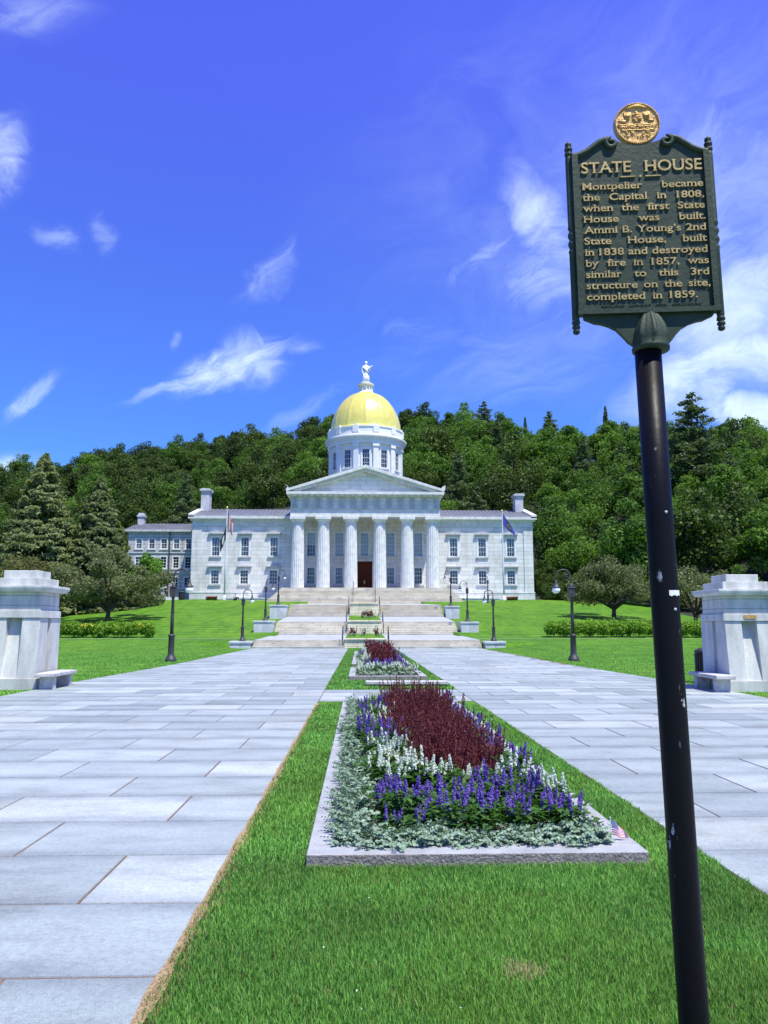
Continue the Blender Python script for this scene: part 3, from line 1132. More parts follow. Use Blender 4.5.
    m.box(x0 - .3, x1 + .3, yf - .35, Y + 6, 20.502, 20.72)
    m.box(x0 - .55, x1 + .55, yf - .95, Y + 6, 20.722, 21.12)
    for i in range(2 * n - 1):
        x = x0 + .62 + (x1 - x0 - 1.24) * i / (2 * n - 2)
        m.box(x - .3, x + .3, yf - .85, yf - .351, 20.56, 20.721)
    put(m, 'cornice', 'granite_trim')
    # portico ceiling
    m = MB()
    m.box(x0 + 1.8, x1 - 1.8, 113.9, Y, 17.7, 17.9)
    put(m, 'ceiling', 'trim_grey')
    # pediment: recessed tympanum under raking cornices
    xa, xb, zb, zt = x0 - .55, x1 + .55, 21.122, 25.0
    xm = (xa + xb) / 2
    m = MB()
    m.add([(xa + 1.2, yf + .25, zb), (xb - 1.2, yf + .25, zb), (xm, yf + .25, zt - .75)], [(0, 1, 2)])
    put(m, 'tympanum', 'granite_wall')
    m = MB()
    for sgn in (-1, 1):
        xe = xm + sgn * (xb - xm)
        for y0, dz0, dz1 in ((yf - .95, -.32, 0.16), (yf - .55, -.72, -.318)):
            q = [(xe, zb + max(0, dz0 * .05)), (xe, zb + .2 + max(0, dz1)), (xm, zt + dz1), (xm, zt + dz0)]
            if dz0 < -.5:
                q = [(xe - sgn * 1.6, zb + .02), (xe - sgn * .6, zb + .24), (xm, zt + dz1), (xm, zt + dz0)]
            p = [(a, y0, b) for a, b in q] + [(a, yf + 1.0, b) for a, b in q]
            m.add(p, [(0, 1, 2, 3), (7, 6, 5, 4), (0, 4, 5, 1), (1, 5, 6, 2), (2, 6, 7, 3), (3, 7, 4, 0)])
    put(m, 'raking_cornice', 'granite_trim')
    m = MB()
    for sgn in (-1, 1):
        xe = xm + sgn * (xb - xm - .25)
        m.prism([(xe - .4, zb + .25), (xe + .4, zb + .25), (xe + sgn * .45, zb + 1.05), (xe, zb + .75)], 'y', yf - .9, yf + .2)
    put(m, 'corner_ornament', 'granite_trim')
    m = MB()
    for sgn in (-1, 1):
        xe = xm + sgn * (xb - xm - .1)
        m.add([(xe, yf + 1.0, zb + .2), (xm, yf + 1.0, zt + .1), (xm, 127, zt + .1), (xe, 127, zb + .2)], [(0, 1, 2, 3)])
    m.add([(xa, 127, zb), (xb, 127, zb), (xm, 127, zt)], [(0, 1, 2)])
    put(m, 'roof', 'roof_metal')
    # ---- drum and dome
    DC = Vector((XC + .07, 128, 0))
    m = MB()
    m.smooth = False
    RD = 6.0
    ns = 96
    # wall of the drum as a ring with twelve window openings
    zs = [19.0, 27.1, 30.1, 31.3]
    half = .62 / RD
    centres = [-math.pi / 2 + math.pi / 6 * k for k in range(12)]
    angs = []
    for c in centres:
        angs += [c - half, c + half, c + .2, c + math.pi / 6 - .2]
    angs = sorted(a % (2 * math.pi) for a in angs)
    for i, a in enumerate(angs):
        b = angs[(i + 1) % len(angs)]
        if b < a:
            b += 2 * math.pi
        mid = (a + b) / 2
        isw = min(abs((mid - c + math.pi) % (2 * math.pi) - math.pi) for c in centres) < half * .6
        for z0, z1 in zip(zs, zs[1:]):
            if isw and z0 == 27.1:
                continue
            m.add([(DC.x + RD * math.cos(t), DC.y + RD * math.sin(t), z) for z in (z0, z1) for t in (a, b)], [(0, 1, 3, 2)])
    drum = put(m, 'drum', 'white_paint')
    for k, c in enumerate(centres):
        if math.sin(c) > .35:
            continue
        o = window(drum, 0, -RD + .02, 27.1, 30.1, 1.22, None, (3, 4), 'none', .22, 'white_paint', True, 'white_paint')
        o.rotation_euler = (0, 0, c + math.pi / 2)
        o.location = (DC.x, DC.y, 0)
    m = MB()
    for k in range(12):
        c = -math.pi / 2 + math.pi / 6 * (k + .5)
        mm = MB()
        mm.box(-.42, .42, -RD - .32, -RD + .1, 25.2, 30.5)
        mm.box(-.55, .55, -RD - .45, -RD + .1, 30.502, 31.05)
        rot = Matrix.Rotation(c + math.pi / 2, 3, 'Z')
        m.add([tuple(rot @ Vector(p) + Vector((DC.x, DC.y, 0))) for p in mm.v], mm.f)
    m.build('pilaster', 'white_paint', drum)
    m = MB()
    m.smooth = True
    m.lathe([(6.35, 18.9), (6.35, 25.6), (6.2, 25.7), (6.0, 25.8)], (DC.x, DC.y, 0), 72)
    m.build('drum_base', 'white_paint', drum)
    m = MB()
    m.smooth = False
    m.lathe([(5.9, 31.052), (6.45, 31.06), (6.45, 31.5), (6.6, 31.55), (6.6, 31.85), (6.8, 31.9), (6.95, 32.1), (6.95, 32.32), (6.7, 32.45), (6.3, 32.5)], (DC.x, DC.y, 0), 96)
    m.build('drum_cornice', 'white_paint', drum)
    m = MB()
    m.lathe([(6.3, 32.45), (6.52, 32.46), (6.52, 32.75), (6.4, 32.8), (6.4, 33.7), (6.52, 33.75), (6.52, 33.95), (6.3, 34.0), (5.7, 34.1)], (DC.x, DC.y, 0), 96)
    for k in range(12):
        c = -math.pi / 2 + math.pi / 6 * (k + .5)
        mm = MB()
        mm.box(-.5, .5, -6.56, -6.2, 32.82, 33.97)
        mm.box(-.26, .26, -6.4, -6.0, 33.98, 34.3)
        rot = Matrix.Rotation(c + math.pi / 2, 3, 'Z')
        m.add([tuple(rot @ Vector(p) + Vector((DC.x, DC.y, 0))) for p in mm.v], mm.f)
    m.build('parapet', 'white_paint', drum)
    # gold dome with shallow gores
    V, F = [], []
    ns, nr = 144, 26
    for i in range(nr + 1):
        ph = math.pi / 2 * i / nr * .93
        r = 5.9 * math.cos(ph) ** .94
        z = 33.95 + 7.3 * math.sin(ph)
        for k in range(ns):
            t = 2 * math.pi * k / ns
            rib = max(0, math.cos(12 * t)) ** 10
            rr = r * (1 + .022 * rib)
            V.append((DC.x + rr * math.cos(t), DC.y + rr * math.sin(t), z))
    for i in range(nr):
        for k in range(ns):
            k2 = (k + 1) % ns
            F.append((i * ns + k, i * ns + k2, (i + 1) * ns + k2, (i + 1) * ns + k))
    m = MB()
    m.smooth = True
    m.add(V, F)
    m.lathe([(6.1, 33.9), (6.12, 34.1), (6.0, 34.25), (5.8, 34.35)], (DC.x, DC.y, 0), 96)
    put(m, 'dome', 'gold')
    m = MB()
    m.lathe([(1.45, 41.0), (1.5, 41.1), (1.2, 41.35), (1.05, 41.4), (1.0, 42.2), (1.1, 42.25), (1.15, 42.45), (1.38, 42.55), (1.4, 42.75), (1.0, 42.95)], (DC.x, DC.y, 0), 40)
    for k in range(12):
        t = 2 * math.pi * k / 12
        m.tube([(DC.x + 1.12 * math.cos(t), DC.y + 1.12 * math.sin(t), 41.4), (DC.x + 1.12 * math.cos(t), DC.y + 1.12 * math.sin(t), 42.3)], .1, 8)
    put(m, 'lantern', 'white_paint')
    return DC


def build_annex():
    root = empty('annex_building', (-32, 124, 5.4), 'lower grey stone annex attached behind the left wing', 'building')
    off = (32, -124, -5.4)
    ops, wins = [], []
    for x in (-35.7, -33.65, -31.7, -29.7, -27.8):
        for z0, z1 in ((13.9, 15.5), (10.75, 12.6), (7.7, 9.3)):
            ops.append((x - .48, x + .48, z0, z1))
            wins.append((x, z0, z1))
    m = MB()
    wall_open(m, -37.4, -25.7, 4.6, 16.6, 124, ops)
    m.add([(-37.4, 124, 4.6), (-37.4, 136, 4.6), (-37.4, 136, 16.6), (-37.4, 124, 16.6)], [(0, 1, 2, 3)])
    m.add([(-37.4, 124, 16.6), (-37.4, 136, 16.6), (-37.4, 130, 18.2)], [(0, 1, 2)])
    m.add([(-37.4, 136, 4.6), (-25.7, 136, 4.6), (-25.7, 136, 16.6), (-37.4, 136, 16.6)], [(0, 1, 2, 3)])
    o = m.build('wall', 'granite_grey', root)
    o.location = off
    for x, z0, z1 in wins:
        window(root, x, 124, z0, z1, .96, None, (2, 4), 'curtain' if z0 > 13 else 'none', .1, trim='granite_trim').location = off
    m = MB()
    m.box(-37.9, -25.7, 123.5, 124.3, 16.602, 16.95)
    for z in (10.0, 13.15):
        m.box(-37.45, -25.7, 123.88, 124.1, z, z + .22)
    o = m.build('cornice', 'trim_grey', root)
    o.location = off
    m = MB()
    for ye in (123.5, 136.5):
        m.add([(-37.9, ye, 16.96), (-25.7, ye, 16.96), (-25.7, 130, 18.7), (-37.9, 130, 18.7)], [(0, 1, 2, 3)])
    x = -37.7
    while x < -25.8:
        m.hexa([(x, 123.5, 16.95), (x + .06, 123.5, 16.95), (x + .06, 130, 18.69), (x, 130, 18.69), (x, 123.5, 17.06), (x + .06, 123.5, 17.06), (x + .06, 130, 18.8), (x, 130, 18.8)])
        x += .62
    rf = m.build('roof', 'roof_metal', root)
    rf.location = off
    m = MB()
    m.box(-37.4, -36.4, 128.6, 129.6, 17.0, 19.7)
    m.box(-37.55, -36.25, 128.45, 129.75, 19.702, 20.0)
    m.box(-37.35, -36.45, 128.65, 129.55, 20.002, 20.35)
    m.build('chimney', 'trim_grey', rf)
    m = MB()
    m.tube([(-30.75, 123.8, 5.0), (-30.75, 123.8, 16.7)], .09, 8)
    o = m.build('drainpipe', 'iron', root)
    o.location = off


DC = build_state_house()
build_annex()


# ------------------------------------------------------------------ figures (skin surfaces)
def skin_mesh(name, verts, edges, radii, rootv=0, sub=1):
    me = bpy.data.meshes.new(name)
    me.from_pydata([tuple(v) for v in verts], edges, [])
    o = bpy.data.objects.new(name, me)
    COL.objects.link(o)
    md = o.modifiers.new('skin', 'SKIN')
    md.use_smooth_shade = True
    for i, r in enumerate(radii):
        sv = me.skin_vertices[0].data[i]
        r = r if hasattr(r, '__len__') else (r, r)
        sv.radius = r
        sv.use_root = (i == rootv)
    s = o.modifiers.new('sub', 'SUBSURF')
    s.levels = sub
    s.render_levels = sub
    dg = bpy.context.evaluated_depsgraph_get()
    nm = bpy.data.meshes.new_from_object(o.evaluated_get(dg))
    o.modifiers.clear()
    o.data = nm
    bpy.data.meshes.remove(me)
    nm.name = name
    for p in nm.polygons:
        p.use_smooth = True
    return o


def build_statue():
    root = empty('statue', (DC.x, DC.y, 42.95), 'white robed woman statue standing on top of the gold dome', 'statue')
    V = [(0, 0, .05), (0, 0, .9), (0, 0, 1.8), (.02, 0, 2.45), (0, 0, 3.0), (0, 0, 3.25), (.0, 0, 3.5), (0, -.03, 3.72), (0, 0, 3.92),
         (-.48, 0, 2.98), (-.62, -.08, 2.4), (-.55, -.2, 1.85), (-.5, -.25, 1.6),
         (.48, 0, 2.95), (.62, -.15, 2.45), (.66, -.55, 2.55), (.78, -.6, 2.85), (.95, -.6, 2.75)]
    E = [(0, 1), (1, 2), (2, 3), (3, 4), (4, 5), (5, 6), (6, 7), (7, 8), (4, 9), (9, 10), (10, 11), (11, 12), (4, 13), (13, 14), (14, 15), (15, 16), (16, 17)]
    Rr = [(.62, .5), (.52, .42), (.56, .44), (.44, .32), (.42, .3), (.15, .15), (.2, .22), (.24, .26), (.16, .18),
          .24, .2, .16, .1, .24, .22, .17, .2, .12]
    o = skin_mesh('robed_body', V, E, Rr, 3, 2)
    o.data.materials.append(MATS['statue_white'])
    o.parent = root
    m = MB()                       # robe folds, hair knot and the sheaf on her arm
    m.smooth = True
    for k in range(13):
        t = -math.pi * k / 12
        r0, r1 = .66, .50
        m.tube([(r0 * math.cos(t), .52 * math.sin(t), .02), (.52 * math.cos(t), .45 * math.sin(t), 1.0), (r1 * math.cos(t + .15), .42 * math.sin(t + .15), 1.9)], [.09, .06, .03], 6)
    m.tube([(-.5, -.3, 2.9), (0, -.48, 2.3), (.55, -.35, 1.75)], [.1, .14, .08], 6)
    m.build('robe_folds', 'statue_white', root)
    m = MB()
    m.smooth = True
    m.ball((0, .08, 3.76), .27, 12, 8)
    m.ball((0, .28, 3.7), .13, 8, 6)
    m.build('hair', 'statue_white', root)
    m = MB()
    m.smooth = True
    for k in range(9):
        t = k * .7
        m.tube([(.55, -.5, 2.4), (.8 + .1 * math.cos(t), -.6 + .12 * math.sin(t), 2.85 + .07 * math.cos(2 * t)), (1.0 + .14 * math.cos(t), -.5 + .15 * math.sin(t), 3.0 + .12 * math.sin(t * 1.3))], [.05, .05, .03], 5)
    m.build('sheaf', 'statue_white', root)


build_statue()


def build_person(loc, rz, label, sitting):
    """small clothed figure; body is one skin surface"""
    root = empty('person', loc, label, 'person', None, rz)
    if sitting:
        hip = .12
        leg = lambda s: [(s * .1, 0, hip), (s * .16, -.40, .46), (s * .15, -.66, .08), (s * .16, -.80, .05)]
        lean = .12
    else:
        hip = .92
        leg = lambda s: [(s * .1, 0, hip), (s * .12, -.03 * s, .5), (s * .13, .03 * s, .08), (s * .14, .03 * s - .14, .04)]
        lean = 0
    V = [(0, 0, hip + .02), (0, lean * .4, hip + .25), (0, lean * .6, hip + .48), (0, lean * .4, hip + .6), (0, lean * .2 - .02, hip + .70), (0, lean * .2 - .02, hip + .80)]
    E = [(0, 1), (1, 2), (2, 3), (3, 4), (4, 5)]
    Rr = [(.16, .12), (.14, .1), (.17, .11), (.055, .055), (.075, .09), (.06, .075)]
    parts = {'arm': [], 'leg': []}
    for s in (-1, 1):
        q = leg(s)
        b = len(V)
        V += q
        E += [(0, b), (b, b + 1), (b + 1, b + 2), (b + 2, b + 3)]
        Rr += [.09, .06, .045, .04]
        parts['leg'].append(q)
        sh = V[2]
        a = [(s * .2, sh[1], sh[2] + .02), (s * .25, sh[1] - .02, sh[2] - .27), (s * (.16 if sitting else .24), sh[1] - (.28 if sitting else .12), sh[2] - (.36 if sitting else .5)), (s * .13 if sitting else s * .23, sh[1] - (.38 if sitting else .18), sh[2] - (.33 if sitting else .6))]
        b = len(V)
        V += a
        E += [(2, b), (b, b + 1), (b + 1, b + 2), (b + 2, b + 3)]
        Rr += [.06, .045, .035, .04]
        parts['arm'].append(a)
    o = skin_mesh('body', V, E, Rr, 0, 1)
    o.data.materials.append(MATS['skin_tone'])
    o.parent = root
    b = V[:3]
    sv = [V[0], V[1], V[2]] + [p for a in parts['arm'] for p in a[:2]]
    o = skin_mesh('shirt', sv, [(0, 1), (1, 2), (2, 3), (3, 4), (2, 5), (5, 6)], [(.18, .14), (.165, .125), (.19, .13), .078, .062, .078, .062], 1, 1)
    o.data.materials.append(MATS['cloth_grey' if sitting else 'cloth_dark'])
    o.parent = root
    sv = [V[0]] + [p for q in parts['leg'] for p in q[:3]]
    o = skin_mesh('trousers', sv, [(0, 1), (1, 2), (2, 3), (0, 4), (4, 5), (5, 6)], [(.185, .145), .105, .078, .062, .105, .078, .062], 0, 1)
    o.data.materials.append(MATS['cloth_dark'])
    o.parent = root
    m = MB()
    m.smooth = True
    h = V[5]
    m.ball((h[0], h[1] + .02, h[2] - .03), .105, 10, 7, (.9, 1, 1))
    m.build('hair', 'hair_dark', root)


# ------------------------------------------------------------------ foliage
def cards(P, N, size, rng, aspect=.6, fold=.25):
    """small folded leaf faces at points P facing N"""
    n = len(P)
    N = N / np.maximum(np.linalg.norm(N, axis=1, keepdims=True), 1e-6)
    T = rng.normal(size=(n, 3))
    T -= N * (T * N).sum(1, keepdims=True)
    T /= np.maximum(np.linalg.norm(T, axis=1, keepdims=True), 1e-6)
    B = np.cross(N, T)
    s = size * rng.uniform(.6, 1.35, (n, 1))
    a, b = T * s, B * s * aspect
    V = np.stack([P - a, P + b + N * s * fold * .3, P + a - N * s * fold * .5, P - b + N * s * fold * .3], 1).reshape(-1, 3)
    F = np.arange(4 * n).reshape(n, 4)
    return V, F


def shell(centres, radii, per, rng, flat=1., inner=.72, jit=.75, upbias=.25):
    P, N = [], []
    for c, r, k in zip(centres, radii, per):
        d = rng.normal(size=(int(k), 3))
        d /= np.linalg.norm(d, axis=1, keepdims=True)
        d[:, 2] += upbias * rng.random(int(k))
        rad = r * (inner + (1 - inner) * rng.random((int(k), 1)) ** .6) * (1 + .12 * rng.normal(size=(int(k), 1)))
        P.append(c + d * rad * np.array([1, 1, flat]))
        N.append(d + jit * rng.normal(size=d.shape))
    return np.concatenate(P), np.concatenate(N)


def join(parts):
    """[(V, F4, material index)] to one vertex and face list"""
    Vs, Fs, M, o = [], [], [], 0
    for V, F, mi in parts:
        Vs.append(V)
        Fs.append(F + o)
        M.append(np.full(len(F), mi))
        o += len(V)
    return np.concatenate(Vs), np.concatenate(Fs), np.concatenate(M)


def tubes(paths, seg=6):
    Vs, Fs, o = [], [], 0
    for pts, rad in paths:
        m = MB()
        m.tube(pts, rad, seg)
        fs = np.array([f for f in m.f if len(f) == 4])
        Vs.append(np.array([tuple(v) for v in m.v]))
        Fs.append(fs + o)
        o += len(m.v)
    return np.concatenate(Vs), np.concatenate(Fs)


def broad_crown(rng, h, w, base, npuff, leafs, size, shape=1.0):
    cz = base + (h - base) * .5
    hz = (h - base) * .5
    C, Rd = [], []
    while len(C) < npuff:
        d = rng.normal(size=3)
        d /= np.linalg.norm(d)
        k = rng.uniform(.35, .86)
        taper = 1 - .35 * shape * max(0, d[2])
        c = np.array([d[0] * w * k * taper, d[1] * w * k * taper, cz + d[2] * hz * k * .98])
        r = rng.uniform(.22, .42) * w * (1.05 - .35 * max(0, d[2]))
        C.append(c)
        Rd.append(r)
    C, Rd = np.array(C), np.array(Rd)
    per = leafs * Rd ** 2 / (Rd ** 2).sum()
    P, N = shell(C, Rd, per, rng, .85)
    return cards(P, N, size, rng), C, Rd


def limbs(rng, C, h, r0, base, k=7, lean=0):
    paths = []
    top = h * .8
    tr = [(0, 0, -.6), (0, 0, base * .6), (rng.normal() * .1, rng.normal() * .1, base), (rng.normal() * .2, rng.normal() * .2, h * .55), (0, 0, top)]
    paths.append((tr, [r0 * 1.35, r0, r0 * .85, r0 * .5, r0 * .12]))
    for i in rng.choice(len(C), min(k, len(C)), replace=False):
        e = C[i]
        z0 = min(base * rng.uniform(.7, 1.2), e[2] * .7)
        a = np.array([0, 0, z0])
        mid = a * .45 + e * .55 + np.array([0, 0, -.04 * h])
        paths.append(([tuple(a), tuple(mid), tuple(e)], [r0 * .5, r0 * .3, r0 * .08]))
    return tubes(paths)


def pine_crown(rng, h, w, base, nwh, leafs, size, droop=.0, gap=.45):
    """layered whorls of flat sprays, as on white pine"""
    C, Rd, paths = [], [], [([(0, 0, -.6), (0, 0, h * .5), (0, 0, h * .99)], [h * .02, h * .013, .04])]
    for i in range(nwh):
        t = i / (nwh - 1)
        z = base + (h - base) * t ** .95
        L = w * (1 - t) ** .75 + .5
        nb = max(3, int(6 * (1 - t * .4)))
        a0 = rng.uniform(0, 6.28)
        for b in range(nb):
            a = a0 + 6.283 * b / nb + rng.normal() * .25
            Lb = L * rng.uniform(1 - gap, 1.1)
            e = np.array([math.cos(a) * Lb, math.sin(a) * Lb, z + Lb * (.12 - droop) + rng.normal() * .2])
            paths.append(([(0, 0, z), tuple(e)], [.10 * (1 - t) + .03, .02]))
            for q in (.45, .72, .98):
                C.append(np.array([e[0] * q, e[1] * q, z + (e[2] - z) * q]) + rng.normal(size=3) * .15)
                Rd.append((.55 + .17 * Lb) * rng.uniform(.7, 1.2))
    C, Rd = np.array(C), np.array(Rd)
    per = leafs * Rd ** 2 / (Rd ** 2).sum() + 1
    P, N = shell(C, Rd, per, rng, .42, .2, .6, .5)
    return cards(P, N, size, rng, .4), tubes(paths, 5)


def spruce_crown(rng, h, w, n, size):
    """dense cone of drooping sprays"""
    nb = 420
    P, N = [], []
    paths = [([(0, 0, -.6), (0, 0, h * .5), (0, 0, h * .995)], [h * .018, h * .012, .03])]
    for i in range(nb):
        t = (i + rng.random()) / nb
        t = t ** 1.25
        z = .5 + (h - .6) * t
        L = w * (1 - t) ** .82 * rng.uniform(.72, 1.12) + .25
        a = rng.uniform(0, 6.283)
        k = max(5, int(n * (L + .4) ** 1.3 / 620))
        q = rng.random(k) ** .7
        spread = (.10 + .16 * L * (.4 + .6 * q))
        r = L * q
        lat = rng.normal(size=k) * spread * .55
        zz = z - .16 * L * q + .10 * L * q ** 3 - np.abs(rng.normal(size=k)) * .22 * (.3 + q)
        P.append(np.stack([math.cos(a) * r - math.sin(a) * lat, math.sin(a) * r + math.cos(a) * lat, zz], 1))
        nn = np.stack([math.cos(a) * np.ones(k) * .8, math.sin(a) * np.ones(k) * .8, np.ones(k) * .6], 1) + rng.normal(size=(k, 3)) * .7
        N.append(nn)
        if i % 3 == 0:
            paths.append(([(0, 0, z), (math.cos(a) * L * .8, math.sin(a) * L * .8, z - .12 * L)], [.05, .015]))
    P, N = np.concatenate(P), np.concatenate(N)
    return cards(P, N, size, rng, .42), tubes(paths, 4)


def tree_mesh(name, crown, wood, leaf):
    V, F, M = join([(crown[0], crown[1], 0), (wood[0], wood[1], 1)])
    o = np_mesh(name, V, F, [leaf, 'bark'], M)
    return o


def build_forest():
    rng = np.random.default_rng(11)
    protos = {}
    for i, (h, w, b, npf, sh) in enumerate(((15, 6.0, 2.0, 34, 1.0), (17, 5.2, 2.0, 36, 1.3), (13, 6.2, 1.5, 30, .7), (16, 6.6, 2.0, 44, 1.0), (14.5, 4.6, 1.5, 26, 1.5))):
        cr, C, Rd = broad_crown(rng, h, w, b, npf, 7000, .27, sh)
        wd = limbs(rng, C, h, .28, 3.5, 8)
        o = tree_mesh('broadleaf_tree', cr, wd, 'leaf_broad')
        protos['b%d' % i] = o.data
        me = o.data.copy()
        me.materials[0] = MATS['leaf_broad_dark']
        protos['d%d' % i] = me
        bpy.data.objects.remove(o)
    for i, (h, w, nw, gp) in enumerate(((19, 4.8, 15, .45), (23, 6.0, 17, .5))):
        cr, wd = pine_crown(rng, h, w, h * .25, nw, 9000, .34, 0, gp)
        o = tree_mesh('pine_tree', cr, wd, 'leaf_pine')
        protos['p%d' % i] = o.data
        bpy.data.objects.remove(o)
    cr, wd = spruce_crown(rng, 16, 3.0, 4200, .34)
    o = tree_mesh('spruce_tree', cr, wd, 'leaf_pine')
    protos['s0'] = o.data
    bpy.data.objects.remove(o)
    pos = []
    Y = 116.0
    row = 0
    while Y < 306:
        step_y = 8.6
        for side in (-1, 1):
            sp = 11.6 if side < 0 else 10.6
            n = int(.62 * Y / sp) + 2
            for i in range(n):
                s = (i + .5 * (row % 2)) * sp / Y
                X = side * s * Y + rng.normal() * 1.5
                y = Y + rng.normal() * 1.6
                q = X / y
                if side < 0 and i == 0 and row % 2 == 0:
                    continue
                if not -.555 < q < .60:
                    continue
                crest = np.interp(q, [-.5, -.1, .1, .5], [304, 304, 256, 236])
                if y > crest:
                    continue
                if -41 < X < 34 and y < 143:
                    continue
                if X < -41 and y < 126:
                    continue
                if X < 0 and -.245 < q < .23 and y < 176:      # nothing of these shows over the roof
                    continue
                if X >= 0 and q < .235 and y < 152:
                    continue
                pos.append((X, y))
        Y += step_y
        row += 1
    print('forest trees', len(pos))
    for X, y in pos:
        q = X / y
        u = rng.random()
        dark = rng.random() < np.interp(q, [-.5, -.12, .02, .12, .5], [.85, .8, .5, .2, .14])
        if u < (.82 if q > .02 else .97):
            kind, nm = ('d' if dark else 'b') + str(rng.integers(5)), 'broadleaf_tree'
        elif u < .93 or q < .02:
            kind, nm = 'p%d' % rng.integers(2), 'pine_tree'
        else:
            kind, nm = 's0', 'spruce_tree'
        sc = rng.uniform(.68, 1.24) * (1.0 if q > 0 else .88)
        if nm != 'broadleaf_tree':
            sc *= .66
        o = bpy.data.objects.new(nm, protos[kind])
        COL.objects.link(o)
        o.location = (X, y, float(ground_z(X, y)) - .4)
        o.scale = (sc * rng.uniform(.92, 1.1), sc * rng.uniform(.92, 1.1), sc)
        o.rotation_euler = (rng.normal() * .03, rng.normal() * .03, rng.uniform(0, 6.28))
        side = 'left' if X < 0 else 'right'
        lab = {'broadleaf_tree': 'broadleaf tree in the dense wood on the %s hillside behind the building',
               'pine_tree': 'feathery pine among the broadleaf trees on the %s hillside behind the building',
               'spruce_tree': 'narrow dark spruce among the trees on the %s hillside behind the building'}[nm] % side
        tag(o, lab, 'tree', lab.split(' in ')[0].split(' among ')[0] + 's on the %s hillside' % side)
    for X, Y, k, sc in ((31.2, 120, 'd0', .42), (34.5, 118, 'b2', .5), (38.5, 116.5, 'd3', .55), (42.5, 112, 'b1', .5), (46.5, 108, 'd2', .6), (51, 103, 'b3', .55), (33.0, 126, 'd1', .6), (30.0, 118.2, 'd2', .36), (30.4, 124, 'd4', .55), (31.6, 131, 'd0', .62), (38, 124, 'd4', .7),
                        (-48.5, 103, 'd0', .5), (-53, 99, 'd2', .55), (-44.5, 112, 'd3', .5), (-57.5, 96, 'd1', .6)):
        o = bpy.data.objects.new('shrub', protos[k])
        COL.objects.link(o)
        o.location = (X, Y, float(ground_z(X, Y)) - 1.2)
        o.scale = (sc, sc, sc * .95)
        o.rotation_euler = (0, 0, rng.uniform(0, 6))
        lab = 'leafy shrub at the wood edge ' + ('right of the white building' if X > 0 else 'left of the grey annex')
        tag(o, lab, 'shrub', lab)
    # trees that stand out of the wood
    for X, Y, ztop, kind, nm, lab, sc in (
            (38.6, 235, 71.5, 'p1', 'pine_tree', 'thin topped tall pine above the ridge right of the gold dome', .9),
            (73.6, 165, 52.5, 'p1', 'pine_tree', 'broad tall white pine rising behind the black sign post', 1.5),
            (79, 240, 72.5, 's0', 'spruce_tree', 'narrow dark spruce spike on the ridge left of the sign post', .75),
            (59.6, 236, 68.6, 'p0', 'pine_tree', 'small pine poking above the ridge between the tall pine and the spike', .8),
            (52.7, 240, 68.5, 's0', 'spruce_tree', 'small pointed spruce on the ridge next to the thin topped pine', .6),
            (24.8, 250, 68.8, 'p0', 'pine_tree', 'dark little pine on the ridge just right of the gold dome', .7)):
        o = bpy.data.objects.new(nm, protos[kind])
        COL.objects.link(o)
        hh = {'p0': 19, 'p1': 23, 's0': 16}[kind]
        g = float(ground_z(X, Y)) - .4
        sz = max(.5, (ztop - g) / hh)
        o.scale = (sc, sc, sz)
        o.location = (X, Y, g)
        o.rotation_euler = (0, 0, rng.uniform(0, 6))
        tag(o, lab, 'tree')


def lone_tree(name, loc, label, rng, crown, wood, leaf, group=None):
    r = empty(name, loc, label, 'tree', group)
    np_mesh('crown', crown[0], crown[1], leaf, parent=r)
    np_mesh('trunk', wood[0], wood[1], 'bark', parent=r, smooth=True)
    return r


def gz(x, y):
    return float(ground_z(x, y))


